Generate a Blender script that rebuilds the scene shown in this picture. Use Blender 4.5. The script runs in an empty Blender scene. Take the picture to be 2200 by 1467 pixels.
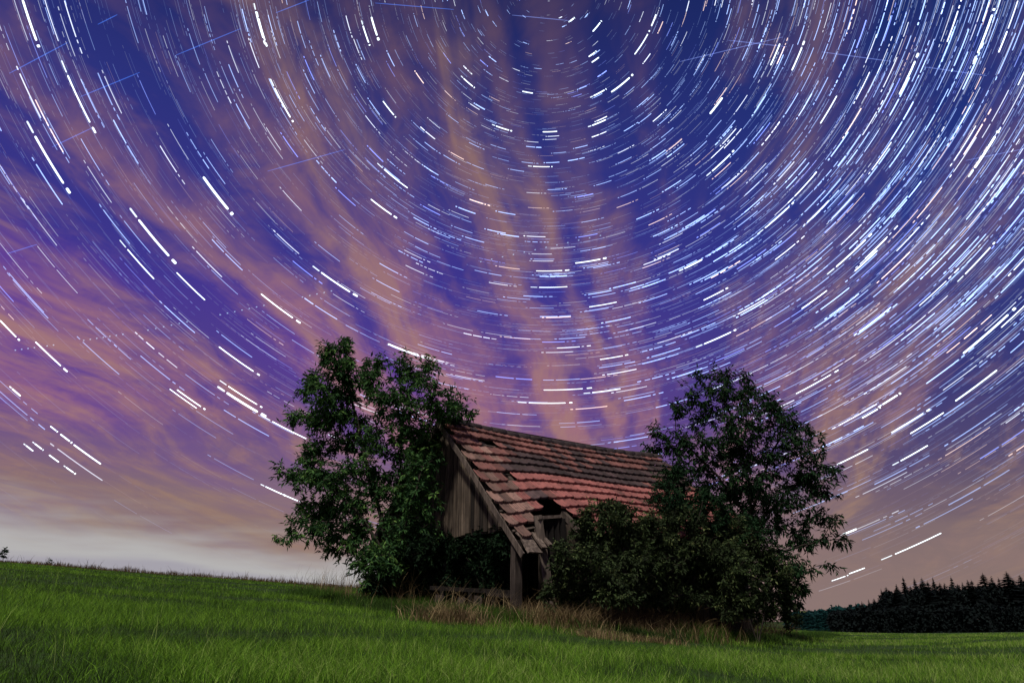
import bpy, math, random
import numpy as np
from mathutils import Vector

R = math.radians
rng = np.random.default_rng(7)
random.seed(7)
scene = bpy.context.scene
col = scene.collection

# ------------------------------------------------------------------ camera
FPX, PITCH, HC = 1550.0, R(21.0), 0.55
cam_d = bpy.data.cameras.new('camera')
cam_d.sensor_width = 36.0
cam_d.lens = 36.0 * FPX / 2200.0
cam_d.clip_start = 0.05
cam_d.clip_end = 12000
cam = bpy.data.objects.new('camera', cam_d)
col.objects.link(cam)
cam.location = (0, 0, HC)
cam.rotation_euler = (math.pi / 2 + PITCH, 0, 0)
scene.camera = cam
CP, SP = math.cos(PITCH), math.sin(PITCH)
CAM = np.array([0, 0, HC])


def ray(x, y):
    """unit direction of a photo pixel (2200 x 1467)"""
    r, u = (x - 1100.0) / FPX, (733.5 - y) / FPX
    d = np.array([r, CP - u * SP, SP + u * CP])
    return d / np.linalg.norm(d)


def at(x, y, Y):
    """world point seen at a photo pixel, Y metres ahead"""
    d = ray(x, y)
    return CAM + d * (Y / d[1])


# ------------------------------------------------------------------ light
scene.view_settings.view_transform = 'Standard'
scene.view_settings.look = 'None'
scene.view_settings.exposure = 0.0
scene.view_settings.gamma = 1.0
SUN_AZ, SUN_EL = R(203), R(60)          # soft night light from behind the viewer
sun_d = bpy.data.lights.new('sun', 'SUN')
sun_d.energy = 3.3
sun_d.angle = R(5)
sun_d.color = (1.0, 0.93, 0.84)
sun = bpy.data.objects.new('sun', sun_d)
col.objects.link(sun)
sd = Vector((math.sin(SUN_AZ) * math.cos(SUN_EL), math.cos(SUN_AZ) * math.cos(SUN_EL), math.sin(SUN_EL)))
sun.rotation_euler = sd.to_track_quat('Z', 'Y').to_euler()
sun.location = (-6, -12, 14)


class NT:
    """small helper for node trees"""
    def __init__(s, tree):
        s.t = tree
        s.n = tree.nodes
        s.l = tree.links

    def put(s, sock, v):
        if isinstance(v, bpy.types.NodeSocket):
            s.l.new(v, sock)
        elif isinstance(v, (tuple, list)) and len(v) == 3 and sock.type == 'RGBA':
            sock.default_value = (*v, 1)
        else:
            sock.default_value = v

    def math(s, op, a, b=0.0, c=0.0, clamp=False):
        n = s.n.new('ShaderNodeMath')
        n.operation = op
        n.use_clamp = clamp
        for i, v in enumerate((a, b, c)):
            s.put(n.inputs[i], v)
        return n.outputs[0]

    def ss(s, v, a, b):
        """smoothstep of v from a to b"""
        n = s.n.new('ShaderNodeMapRange')
        n.interpolation_type = 'SMOOTHSTEP'
        s.put(n.inputs[0], v)
        n.inputs[1].default_value, n.inputs[2].default_value = (a, b) if a < b else (b, a)
        n.inputs[3].default_value, n.inputs[4].default_value = (0, 1) if a < b else (1, 0)
        return n.outputs[0]

    def mix(s, f, a, b, mode='MIX'):
        n = s.n.new('ShaderNodeMix')
        n.data_type = 'RGBA'
        n.blend_type = mode
        s.put(n.inputs[0], f)
        s.put(n.inputs[6], a)
        s.put(n.inputs[7], b)
        return n.outputs[2]

    def ramp(s, v, stops, interp='LINEAR'):
        n = s.n.new('ShaderNodeValToRGB')
        n.color_ramp.interpolation = interp
        e = n.color_ramp.elements
        while len(e) < len(stops):
            e.new(0.5)
        for el, (p, c) in zip(e, stops):
            el.position = p
            el.color = (*c, 1)
        s.put(n.inputs[0], v)
        return n.outputs[0]

    def noise(s, vec, scale, detail=3, rough=0.5, dist=0.0):
        n = s.n.new('ShaderNodeTexNoise')
        if vec is not None:
            s.put(n.inputs['Vector'], vec)
        n.inputs['Scale'].default_value = scale
        n.inputs['Detail'].default_value = detail
        n.inputs['Roughness'].default_value = rough
        n.inputs['Distortion'].default_value = dist
        return n.outputs[0]

    def comb(s, x, y, z=0.0):
        n = s.n.new('ShaderNodeCombineXYZ')
        for i, v in enumerate((x, y, z)):
            s.put(n.inputs[i], v)
        return n.outputs[0]

    def sep(s, v):
        n = s.n.new('ShaderNodeSeparateXYZ')
        s.put(n.inputs[0], v)
        return n.outputs

    def mapping(s, vec, sc):
        n = s.n.new('ShaderNodeMapping')
        s.put(n.inputs[0], vec)
        n.inputs['Scale'].default_value = sc
        return n.outputs[0]


def lin(r, g, b):
    f = lambda c: (c / 255 / 12.92) if c < 10.3 else ((c / 255 + 0.055) / 1.055) ** 2.4
    return (f(r), f(g), f(b))


# ------------------------------------------------------------------ world: night sky with wind-drawn cloud bands
world = bpy.data.worlds.new('World')
scene.world = world
world.use_nodes = True
w = NT(world.node_tree)
w.n.clear()
w_out = w.n.new('ShaderNodeOutputWorld')
w_bg = w.n.new('ShaderNodeBackground')
w.l.new(w_bg.outputs[0], w_out.inputs[0])
w_bg.inputs[1].default_value = 1.0
tc = w.n.new('ShaderNodeTexCoord')
dx, dy, dz = w.sep(tc.outputs['Generated'])
el = w.math('DIVIDE', w.math('ARCSINE', dz), math.pi / 180)              # elevation, degrees
az = w.math('DIVIDE', w.math('ARCTAN2', dx, dy), math.pi / 180)          # azimuth from +Y, degrees, right positive
zz = w.math('ADD', w.math('MAXIMUM', dz, 0.0), 0.14)
qx, qy = w.math('DIVIDE', dx, zz), w.math('DIVIDE', dy, zz)
WA = R(13)                                                                # the bands run towards this azimuth
u_ = w.math('SUBTRACT', w.math('MULTIPLY', qx, math.cos(WA)), w.math('MULTIPLY', qy, math.sin(WA)))
v_ = w.math('ADD', w.math('MULTIPLY', qx, math.sin(WA)), w.math('MULTIPLY', qy, math.cos(WA)))
warp = w.noise(w.comb(u_, v_, 3.1), 0.55, 2)
u2 = w.math('ADD', u_, w.math('MULTIPLY', w.math('SUBTRACT', warp, 0.5), 0.9))
n1 = w.noise(w.comb(w.math('MULTIPLY', u2, 3.4), w.math('MULTIPLY', v_, 0.42), 1.7), 1.0, 3, 0.5, 0.25)
n2 = w.noise(w.comb(w.math('MULTIPLY', u2, 8.5), w.math('MULTIPLY', v_, 0.95), 7.7), 1.0, 4, 0.6, 0.35)
n3 = w.noise(w.comb(u_, v_, 11.3), 0.6, 2)
n4 = w.noise(w.comb(w.math('MULTIPLY', u2, 9.0), w.math('MULTIPLY', v_, 5.0), 4.4), 1.0, 4, 0.65, 0.5)
# the main bands, by their sideways place in the cloud layer
uw = w.math('ADD', u_, w.math('MULTIPLY', w.math('SUBTRACT', w.noise(w.comb(w.math('MULTIPLY', u_, 2.0), w.math('MULTIPLY', v_, 0.9), 9.2), 1.0, 3, 0.6), 0.5), 0.20))
BANDS = [(-1.60, .35), (-1.30, .45), (-1.20, .25), (-1.11, .02), (-1.03, .55), (-0.96, .95), (-0.88, .75), (-0.80, .22), (-0.72, .55), (-0.62, .62), (-0.53, .55), (-0.46, .30), (-0.39, .85),
         (-0.33, .80), (-0.28, .28), (-0.245, .20), (-0.20, .62), (-0.165, .22), (-0.125, .60), (-0.08, .58), (-0.03, .14), (0.03, .32), (0.09, .06), (0.18, .12), (0.30, .48), (0.40, .25), (0.54, .52), (0.72, .62), (0.82, .05), (1.10, .10), (1.40, .35)]
band = w.ramp(w.math('DIVIDE', w.math('ADD', uw, 1.7), 3.4), [((p + 1.7) / 3.4, (q, q, q)) for p, q in BANDS], 'EASE')
cl = w.math('MULTIPLY', band, 0.52)
for nn, kk in ((n1, 0.60), (n2, 0.85), (n4, 0.75), (n3, 0.35)):
    cl = w.math('ADD', cl, w.math('MULTIPLY', w.math('SUBTRACT', nn, 0.5), kk))
# more cloud low down
cl = w.math('ADD', cl, w.math('MULTIPLY', w.ss(el, 30, 8), 0.08))
cov = w.ss(cl, 0.0, 0.60)
gap = w.ramp(w.math('DIVIDE', el, 60.0), [
    (0.00, lin(136, 112, 122)), (0.10, lin(118, 92, 124)), (0.22, lin(96, 68, 138)), (0.40, lin(62, 54, 142)),
    (0.60, lin(44, 50, 124)), (0.80, lin(25, 36, 88)), (1.0, lin(18, 27, 68))])
gapR = w.ramp(w.math('DIVIDE', el, 60.0), [
    (0.00, lin(120, 104, 108)), (0.12, lin(98, 84, 108)), (0.25, lin(58, 58, 118)), (0.45, lin(38, 54, 132)),
    (0.7, lin(24, 42, 104)), (1.0, lin(14, 30, 74))])
gap = w.mix(w.ss(az, 4, 36), gap, gapR)
# violet pools on the left
pool = w.noise(w.comb(w.math('MULTIPLY', u2, 1.2), w.math('MULTIPLY', v_, 0.6), 21.0), 1.0, 2)
gap = w.mix(w.math('MULTIPLY', w.math('MULTIPLY', w.ss(pool, 0.42, 0.60), w.ss(az, 4, -14)), 0.65), gap, lin(98, 56, 156))
cc = w.ramp(w.math('DIVIDE', el, 60.0), [
    (0.00, lin(156, 130, 120)), (0.10, lin(158, 124, 112)), (0.22, lin(166, 116, 118)), (0.38, lin(156, 113, 118)),
    (0.55, lin(136, 103, 106)), (0.75, lin(90, 73, 88)), (1.0, lin(58, 54, 78))])
ccR = w.ramp(w.math('DIVIDE', el, 60.0), [
    (0.00, lin(150, 124, 116)), (0.14, lin(152, 122, 112)), (0.28, lin(138, 108, 114)), (0.45, lin(104, 88, 118)),
    (0.65, lin(76, 70, 104)), (1.0, lin(42, 46, 84))])
cc = w.mix(w.ss(az, 4, 34), cc, ccR)
# some bands lean to pink-violet, others to ochre
cc = w.mix(w.math('MULTIPLY', w.ss(n3, 0.40, 0.60), 0.35), cc, w.mix(0.5, cc, lin(172, 104, 158)))
cc = w.mix(w.math('MULTIPLY', w.ss(n2, 0.48, 0.66), 0.6), cc, w.mix(0.6, cc, lin(182, 142, 104)))
base = w.mix(w.math('MULTIPLY', cov, 0.84), gap, cc)
# low haze: warm veil along the whole horizon, grey-white glow of the last light on the left
wob = w.math('MULTIPLY', w.math('SUBTRACT', w.noise(w.comb(w.math('MULTIPLY', az, 0.05), w.math('MULTIPLY', el, 0.32), 5.0), 1.0, 4, 0.55), 0.5), 7.0)
elw = w.math('ADD', w.math('ADD', el, wob), w.math('MULTIPLY', az, -0.02))
base = w.mix(w.math('MULTIPLY', w.mix(w.ss(az, 2, 16), w.ss(elw, 17, 3), w.ss(elw, 11, 1.5)), 0.82), base, w.mix(w.ss(az, -8, 14), lin(146, 122, 108), lin(140, 118, 112)))
tilt = w.math('ADD', elw, w.math('MULTIPLY', az, 0.11))                   # the glow's layers sink to the right
left = w.ss(az, 6, -14)
base = w.mix(w.math('MULTIPLY', w.math('MULTIPLY', w.ss(tilt, 5.2, 1.6), left), 0.88), base, lin(184, 184, 184))
base = w.mix(w.math('MULTIPLY', w.math('MULTIPLY', w.ss(tilt, 1.9, 0.4), left), 0.8), base, lin(160, 156, 168))
# below the horizon: dark land
base = w.mix(w.ss(el, -0.5, -3), base, (0.012, 0.016, 0.010))
w.l.new(base, w_bg.inputs[0])
world.cycles.sampling_method = 'MANUAL'
world.cycles.sample_map_resolution = 512


# ------------------------------------------------------------------ helpers for objects
def tag(o, label=None, cat=None, group=None, kind=None):
    for k, v in (('label', label), ('category', cat), ('group', group), ('kind', kind)):
        if v:
            o[k] = v
    return o


def empty(name, loc):
    o = bpy.data.objects.new(name, None)
    o.empty_display_size = 0.3
    o.location = loc
    col.objects.link(o)
    return o


def make(name, V, F, mat, parent=None, attr=None, smooth=False, uv=None):
    """V n x 3 world coordinates, F list of index tuples or an m x k array"""
    V = np.asarray(V, dtype=np.float64).reshape(-1, 3)
    if parent is not None:
        V = V - np.array(parent_base(parent))
    me = bpy.data.meshes.new(name)
    if isinstance(F, np.ndarray):
        m, k = F.shape
        me.vertices.add(len(V))
        me.vertices.foreach_set('co', V.astype(np.float32).ravel())
        me.loops.add(m * k)
        me.loops.foreach_set('vertex_index', F.astype(np.int32).ravel())
        me.polygons.add(m)
        me.polygons.foreach_set('loop_start', np.arange(0, m * k, k, dtype=np.int32))
        me.update(calc_edges=True)
    else:
        me.from_pydata([tuple(v) for v in V], [], [tuple(f) for f in F])
        me.update()
    if attr:
        for an, vals in attr.items():
            vals = np.asarray(vals, dtype=np.float32)
            if vals.ndim == 1:
                a = me.attributes.new(an, 'FLOAT', 'POINT')
                a.data.foreach_set('value', vals)
            else:
                a = me.attributes.new(an, 'FLOAT_COLOR', 'POINT')
                c4 = np.ones((len(vals), 4), np.float32)
                c4[:, :3] = vals
                a.data.foreach_set('color', c4.ravel())
    if smooth:
        me.polygons.foreach_set('use_smooth', np.ones(len(me.polygons), dtype=bool))
    mats = mat if isinstance(mat, (list, tuple)) else [mat]
    for m_ in mats:
        me.materials.append(m_)
    o = bpy.data.objects.new(name, me)
    col.objects.link(o)
    if parent is not None:
        o.parent = parent
    return o


def parent_base(p):
    b = np.array(p.location)
    while p.parent is not None:
        p = p.parent
        b = b + np.array(p.location)
    return b


def material(name, rough=0.8, spec=0.3):
    m = bpy.data.materials.new(name)
    m.use_nodes = True
    t = NT(m.node_tree)
    b = t.n['Principled BSDF']
    b.inputs['Roughness'].default_value = rough
    b.inputs['Specular IOR Level'].default_value = spec
    return m, t, b


def attr_node(t, name):
    n = t.n.new('ShaderNodeAttribute')
    n.attribute_name = name
    return n


def bump(t, b, h, strength=0.4, dist=0.02):
    n = t.n.new('ShaderNodeBump')
    n.inputs['Strength'].default_value = strength
    n.inputs['Distance'].default_value = dist
    t.l.new(h, n.inputs['Height'])
    t.l.new(n.outputs[0], b.inputs['Normal'])


_perm = np.random.default_rng(3).random((256, 256))


def vnoise(x, y, s=1.0):
    """smooth value noise 0..1 for arrays"""
    x, y = np.asarray(x) * s + 91.3, np.asarray(y) * s + 57.7
    i, j = np.floor(x).astype(int), np.floor(y).astype(int)
    fx, fy = x - i, y - j
    fx, fy = fx * fx * (3 - 2 * fx), fy * fy * (3 - 2 * fy)
    g = lambda a, b: _perm[a % 256, b % 256]
    return (g(i, j) * (1 - fx) + g(i + 1, j) * fx) * (1 - fy) + (g(i, j + 1) * (1 - fx) + g(i + 1, j + 1) * fx) * fy


# ------------------------------------------------------------------ ground
_cr = [(-600, 1160), (0, 1207), (400, 1237), (800, 1264), (1200, 1296), (1500, 1330), (1700, 1353), (1800, 1359),
       (2000, 1360), (2200, 1357), (2700, 1350)]
_ca = np.array([math.atan2(ray(*p)[0], ray(*p)[1]) for p in _cr])
_ce = np.array([ray(*p)[2] / math.hypot(ray(*p)[0], ray(*p)[1]) for p in _cr])
_ca = np.concatenate([[-math.pi, -1.6], _ca, [1.6, math.pi]])
_ce = np.concatenate([[-0.02, 0.05], _ce, [-0.04, -0.02]])
_fa = np.linspace(-math.pi, math.pi, 721)
_fe = np.interp(_fa, _ca, _ce)
_k = np.exp(-np.linspace(-2, 2, 25) ** 2)
_fe = np.convolve(np.pad(_fe, 12, mode='edge'), _k / _k.sum(), mode='valid')


def ground(x, y):
    x, y = np.asarray(x, float), np.asarray(y, float)
    r = np.hypot(x, y)
    a = np.arctan2(x, y)
    e = np.interp(a, _fa, _fe)
    rc = 46.0 + 12.0 * np.clip(a / 0.6, 0, 1)
    s = HC / rc + e
    z = np.minimum(r, rc) * s
    over = np.maximum(r - rc, 0)
    # past the crest the land falls away gently, more on the right
    fall = 0.03 + 0.05 * np.clip(a / 0.5, 0, 1)
    z = z + over * (s * np.exp(-over / 25.0)) - fall * np.minimum(over, 260) * (1 - np.exp(-over / 30.0))
    z = z + 0.05 * (vnoise(x, y, 0.45) - 0.5) * np.clip(r / 6, 0, 1) * np.clip((40 - r) / 20, 0, 1)
    return z


def gpix(x, y):
    """ground point at a photo pixel"""
    d = ray(x, y)
    t = np.linspace(3, 60, 2400)
    p = CAM + d * t[:, None]
    i = np.argmax(p[:, 2] < ground(p[:, 0], p[:, 1]))
    return p[i]


rr = np.concatenate([np.linspace(0.0, 70, 160), np.geomspace(72, 5000, 50)])
aa = np.linspace(-math.pi, math.pi, 361)
gr_r, gr_a = np.meshgrid(rr, aa, indexing='ij')
gx, gy = gr_r * np.sin(gr_a), gr_r * np.cos(gr_a)
gV = np.stack([gx, gy, ground(gx, gy)], -1).reshape(-1, 3)
na = len(aa)
ii, jj = np.meshgrid(np.arange(len(rr) - 1), np.arange(na - 1), indexing='ij')
b0 = (ii * na + jj).ravel()
gF = np.stack([b0, b0 + 1, b0 + na + 1, b0 + na], -1)
m_ground, t, b = material('meadow_soil', 0.95, 0.1)
tco = t.n.new('ShaderNodeTexCoord').outputs['Object']
na_ = t.noise(tco, 0.5, 5)
nb_ = t.noise(tco, 9.0, 4)
c = t.ramp(na_, [(0.3, (0.020, 0.042, 0.010)), (0.7, (0.036, 0.075, 0.013))])
c = t.mix(t.math('MULTIPLY', t.ss(nb_, 0.4, 0.65), 0.6), c, (0.022, 0.030, 0.010))
t.put(b.inputs['Base Color'], c)
bump(t, b, nb_, 0.6, 0.06)
o = make('ground', gV, gF, m_ground, smooth=True)
tag(o, kind='structure')

# ------------------------------------------------------------------ star trails on the sky sphere, turning round the pole
POLE = ray(1175, -45)
_e1 = np.cross(POLE, [0, 0, 1.0]); _e1 /= np.linalg.norm(_e1)
_e2 = np.cross(POLE, _e1)
RS = 6000.0


def polar(d):
    return math.acos(np.clip(d @ POLE, -1, 1)), math.atan2(d @ _e2, d @ _e1)


def sph(th, ph):
    th, ph = np.asarray(th), np.asarray(ph)
    return (np.cos(th)[..., None] * POLE + np.sin(th)[..., None] * (np.cos(ph)[..., None] * _e1 + np.sin(ph)[..., None] * _e2))


sV, sF, sC = [], [], []
_sn = 0


def ribbon(dirs, wid, colr):
    """a strip along unit directions, wid = angular width, tapered ends"""
    global _sn
    n = len(dirs)
    tan = np.gradient(dirs, axis=0)
    side = np.cross(dirs, tan)
    side /= np.linalg.norm(side, axis=1)[:, None] + 1e-12
    wv = np.full(n, wid * 0.5)
    wv[0] *= 0.55
    wv[-1] *= 0.55
    L = dirs + side * wv[:, None]
    Rr = dirs - side * wv[:, None]
    pts = np.empty((2 * n, 3))
    pts[0::2], pts[1::2] = L, Rr
    sV.append(pts * RS)
    k = _sn + 2 * np.arange(n - 1)
    sF.append(np.stack([k, k + 1, k + 3, k + 2], -1))
    sC.append(np.repeat(np.array(colr)[None], 2 * n, 0))
    _sn += 2 * n


def arc(th, p0, p1, wid, colr):
    n = max(3, int(abs(p1 - p0) / R(1.2)) + 2)
    e = min(0.25, wid / (abs(p1 - p0) * math.sin(th) + 1e-9)) * 0.5
    f = np.concatenate([[0, e], np.linspace(0, 1, n)[1:-1], [1 - e, 1]])
    f = np.sort(f)
    ph = p0 + (p1 - p0) * f
    ribbon(sph(np.full(len(ph), th), ph), wid, colr)


PX = 1 / FPX
# bright stars: first and last pixel of the main stroke and its width
BR = [(437, 380, 490, 450, 11), (298, 472, 363, 550, 9), (77, 292, 135, 395, 8), (50, 0, 77, 88, 8), (690, 585, 752, 627, 7),
      (560, 632, 630, 682, 6), (833, 740, 900, 762, 8), (488, 842, 553, 886, 10), (490, 830, 553, 868, 5), (585, 905, 658, 942, 5),
      (147, 162, 192, 264, 6), (589, 190, 625, 252, 6), (570, 1045, 605, 1060, 5), (610, 1063, 640, 1075, 5), (108, 915, 121, 925, 5),
      (130, 932, 150, 948, 6), (158, 955, 217, 996, 6), (557, 40, 568, 88, 6), (550, 25, 565, 82, 6), (2070, 760, 2165, 675, 8), (2053, 862, 2141, 794, 6),
      (1923, 1190, 2022, 1144, 4), (1956, 932, 2027, 885, 5), (1916, 930, 1983, 887, 5), (1935, 990, 1993, 956, 5), (1798, 998, 1865, 964, 5),
      (1811, 1148, 1840, 1135, 7), (1824, 1232, 1858, 1219, 4), (1787, 1248, 1816, 1236, 3), (1896, 869, 1928, 848, 7), (1852, 898, 1886, 878, 6), (1513, 740, 1570, 712, 6),
      (1470, 576, 1509, 558, 8), (1511, 644, 1555, 624, 5), (1722, 663, 1777, 624, 5), (1796, 573, 1860, 515, 6), (1837, 583, 1884, 537, 6),
      (2075, 590, 2126, 530, 5), (1712, 849, 1783, 801, 4), (2102, 115, 2130, 32, 7), (1934, 204, 1964, 131, 7), (1763, 266, 1797, 206, 5),
      (1656, 141, 1675, 94, 6), (1702, 152, 1722, 102, 6), (1525, 245, 1552, 210, 9), (1530, 368, 1569, 331, 6), (1709, 423, 1753, 368, 5),
      (1644, 491, 1695, 443, 5), (2094, 361, 2138, 293, 9), (779, 56, 793, 92, 6), (798, 37, 810, 77, 8), (996, 169, 1016, 186, 5),
      (822, 218, 847, 247, 5), (1272, 269, 1302, 258, 6), (1275, 206, 1299, 194, 6), (1313, 198, 1353, 167, 7), (1364, 118, 1391, 73, 5),
      (1273, 68, 1290, 49, 6), (1265, 123, 1278, 112, 6), (1271, 134, 1287, 124, 6), (1224, 46, 1233, 40, 7), (1398, 56, 1411, 32, 6), (825, 364, 876, 404, 5),
      (796, 429, 842, 460, 6), (1122, 197, 1145, 200, 5), (1166, 284, 1197, 282, 5), (1065, 272, 1094, 279, 5), (1145, 358, 1181, 358, 4),
      (1236, 565, 1290, 557, 6), (1152, 582, 1208, 581, 4), (1158, 617, 1219, 616, 4), (1136, 865, 1215, 865, 5), (1168, 838, 1252, 834, 4), (1272, 843, 1333, 835, 5),
      (1266, 660, 1325, 648, 4), (1289, 772, 1338, 764, 4), (362, 838, 425, 874, 4), (380, 837, 432, 873, 5), (75, 735, 132, 785, 5), (0, 688, 35, 724, 5), (25, 835, 45, 850, 6),
      (470, 745, 545, 797, 5), (275, 535, 330, 600, 5), (380, 585, 440, 645, 5), (57, 955, 70, 970, 5), (75, 952, 90, 965, 5), (105, 977, 127, 992, 5), (142, 1003, 158, 1015, 5)]
white = np.array([1.6, 1.9, 2.0])
for x0, y0, x1, y1, wd in BR:
    (ta, pa), (tb, pb) = polar(ray(x0, y0)), polar(ray(x1, y1))
    if pb - pa > math.pi: pb -= 2 * math.pi
    if pb - pa < -math.pi: pb += 2 * math.pi
    th = 0.5 * (ta + tb)
    arc(th, pa, pb, wd * PX * 0.40, white)
    g = (pb - pa)
    if random.random() < 0.6:                        # the little piece after a passing cloud
        arc(th, pb + 0.10 * g, pb + (0.16 + 0.12 * random.random()) * g, wd * PX * 0.55, white * 0.9)
    if random.random() < 0.5:
        arc(th, pa - 0.30 * g, pa - 0.06 * g, wd * PX * 0.36, white * 0.6)

SPAN = R(5.9)
nst = 0
for k in range(150000):
    d = rng.normal(size=3); d /= np.linalg.norm(d)
    if d[2] < 0.035 or d[1] < 0.2: continue
    a_ = math.degrees(math.atan2(d[0], d[1])); e_ = math.degrees(math.asin(d[2]))
    if abs(a_) > 75: continue
    dens = 0.22 + 0.78 * min(max((a_ + 14) / 46, 0), 1) ** 1.2
    dens *= min(max((e_ - 2.5) / 21, 0.10 if a_ > 0 else 0.06), 1)
    if a_ < -8: dens *= 1.0 + 0.5 * min(max((e_ - 25) / 15, 0), 1)
    th, ph = polar(d)
    if th < R(22): dens = max(dens, 0.62)
    if rng.random() > dens: continue
    mag = rng.random() ** (3.4 if a_ < 5 else 3.0)                                     # most stars are faint
    hue = rng.random()
    tintc = (np.array([0.50, 0.74, 1.35]) if hue < 0.60 else np.array([0.95, 1.05, 1.2]) if hue < 0.84 else
             np.array([0.30, 0.42, 1.30]) if hue < 0.93 else np.array([1.15, 0.85, 0.72]))
    rightness = min(max((a_ + 20) / 50, 0), 1)
    lum = (0.12 + 1.5 * mag ** 1.6) * (0.75 + 0.55 * rightness)
    lum *= min(max((e_ + 0) / 20, 0.22), 1)
    wd = (0.80 + 1.05 * mag ** 3) * PX
    colr = tintc * lum
    sgn = 1.0
    s0 = ph - SPAN * 0.5 * (0.9 + 0.2 * rng.random())
    # passing clouds cut each trail into strokes
    mode = rng.random()
    if mode < 0.45:
        cuts = [(0, 0.80), (0.86, 0.93)]
    elif mode < 0.68:
        cuts = [(0.0, 0.12), (0.20, 0.27), (0.32, 1.0)]
    elif mode < 0.88:
        m_ = rng.uniform(0.3, 0.7)
        cuts = [(0, m_), (m_ + 0.05, 1.0)]
    else:
        cuts, p_ = [], 0.0
        while p_ < 1:
            q_ = p_ + rng.uniform(0.05, 0.3)
            cuts.append((p_, min(q_, 1)))
            p_ = q_ + rng.uniform(0.02, 0.10)
    for c0, c1 in cuts:
        arc(th, s0 + SPAN * c0, s0 + SPAN * c1, wd * rng.uniform(0.8, 1.1), colr * rng.uniform(0.6, 1.1))
    nst += 1
# satellites: thin blue straight lines; distant aircraft: rows of lamp flashes
for x0, y0, x1, y1 in [(20, 158, 145, 92), (210, 53, 252, 32), (378, 119, 517, 62), (173, 208, 300, 156), (112, 316, 198, 275), (593, 28, 665, 0),
                       (575, 368, 740, 322), (1100, 33, 1225, 45), (806, 7, 975, 21), (1460, 133, 1682, 80), (1565, 87, 1690, 101), (1765, 112, 1912, 132),
                       (1985, 144, 2120, 163), (2075, 345, 2200, 320), (15, 545, 80, 525)]:
    a0, a1 = ray(x0, y0), ray(x1, y1)
    f = np.linspace(0, 1, 6)[:, None]
    dd = a0 * (1 - f) + a1 * f
    ribbon(dd / np.linalg.norm(dd, axis=1)[:, None], 1.5 * PX, np.array([0.03, 0.10, 0.42]) if x0 < 1000 else np.array([0.10, 0.14, 0.36]))
for x0, y0, x1, y1, n_ in [(33, 752, 115, 741, 7), (180, 731, 264, 718, 7), (318, 709, 402, 691, 6), (473, 676, 567, 656, 7), (650, 638, 712, 625, 5), (1033, 562, 1290, 506, 12)]:
    for f in np.linspace(0, 1, n_):
        x, y = x0 + (x1 - x0) * f, y0 + (y1 - y0) * f
        dd = np.stack([ray(x - 1.6, y + 0.4), ray(x, y), ray(x + 1.6, y - 0.4)])
        ribbon(dd, 2.2 * PX, np.array([0.30, 0.45, 0.60]))
m_star = bpy.data.materials.new('starlight')
m_star.use_nodes = True
t = NT(m_star.node_tree)
t.n.clear()
mo = t.n.new('ShaderNodeOutputMaterial')
em = t.n.new('ShaderNodeEmission')
t.l.new(attr_node(t, 'glow').outputs['Color'], em.inputs[0])
tr_ = t.n.new('ShaderNodeBsdfTransparent')
ad_ = t.n.new('ShaderNodeAddShader')
t.l.new(em.outputs[0], ad_.inputs[0])
t.l.new(tr_.outputs[0], ad_.inputs[1])
t.l.new(ad_.outputs[0], mo.inputs[0])
m_star.cycles.emission_sampling = 'NONE'
o = make('sky', np.concatenate(sV), np.concatenate(sF), m_star, attr={'glow': np.concatenate(sC)})
tag(o, kind='structure')
print('stars', nst, 'faces', len(o.data.polygons))


# ------------------------------------------------------------------ materials
def wood_mat(name, c0, c1, scale=1.0):
    m, t, b = material(name, 0.85, 0.2)
    tc_ = t.n.new('ShaderNodeTexCoord').outputs['Object']
    g = t.noise(t.mapping(tc_, (22 * scale, 22 * scale, 1.3 * scale)), 1.0, 6, 0.65)
    s_ = t.noise(tc_, 2.2, 4, 0.6)
    a_ = attr_node(t, 'tint').outputs['Fac']
    c_ = t.ramp(g, [(0.30, tuple(v * 0.45 for v in c0)), (0.5, c0), (0.72, c1)])
    c_ = t.mix(t.math('MULTIPLY', t.ss(s_, 0.45, 0.7), 0.45), c_, tuple(v * 0.35 for v in c0))
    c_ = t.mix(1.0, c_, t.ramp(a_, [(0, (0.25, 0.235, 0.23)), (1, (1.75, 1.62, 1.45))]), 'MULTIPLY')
    t.put(b.inputs['Base Color'], c_)
    bump(t, b, g, 0.5, 0.015)
    return m


m_wood = wood_mat('weathered_boards', (0.075, 0.062, 0.052), (0.175, 0.148, 0.120))
m_shaded = wood_mat('shaded_dark_wood', (0.030, 0.024, 0.021), (0.075, 0.060, 0.050))  # darker wood copy, the gloom under the gable put into its colour
m_beam = wood_mat('grey_beam', (0.082, 0.069, 0.063), (0.19, 0.162, 0.147))
m_tile, t, b = material('clay_tiles', 0.8, 0.25)
tco = t.n.new('ShaderNodeTexCoord').outputs['Object']
ac = attr_node(t, 'tcol').outputs['Color']
n_a = t.noise(tco, 7.0, 5, 0.65)
n_b = t.noise(tco, 45.0, 3, 0.6)
c = t.mix(t.math('MULTIPLY', t.ss(n_a, 0.48, 0.66), 0.65), ac, t.mix(0.75, ac, (0.030, 0.024, 0.022)))
c = t.mix(t.math('MULTIPLY', t.ss(n_b, 0.58, 0.70), 0.25), c, (0.20, 0.17, 0.14))
aw = t.math('SINE', t.math('MULTIPLY', attr_node(t, 'across').outputs['Fac'], 31.4))     # moulded flutes, grime in their grooves
c = t.mix(t.math('MULTIPLY', t.math('MULTIPLY', t.ss(aw, 0.1, -0.9), t.ss(t.noise(tco, 3.0, 3), 0.35, 0.6)), 0.55), c, (0.03, 0.022, 0.02))
n_c = t.noise(tco, 1.6, 4, 0.6)
c = t.mix(t.math('MULTIPLY', t.ss(n_c, 0.54, 0.68), 0.5), c, (0.035, 0.030, 0.022))
t.put(b.inputs['Base Color'], c)
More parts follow.
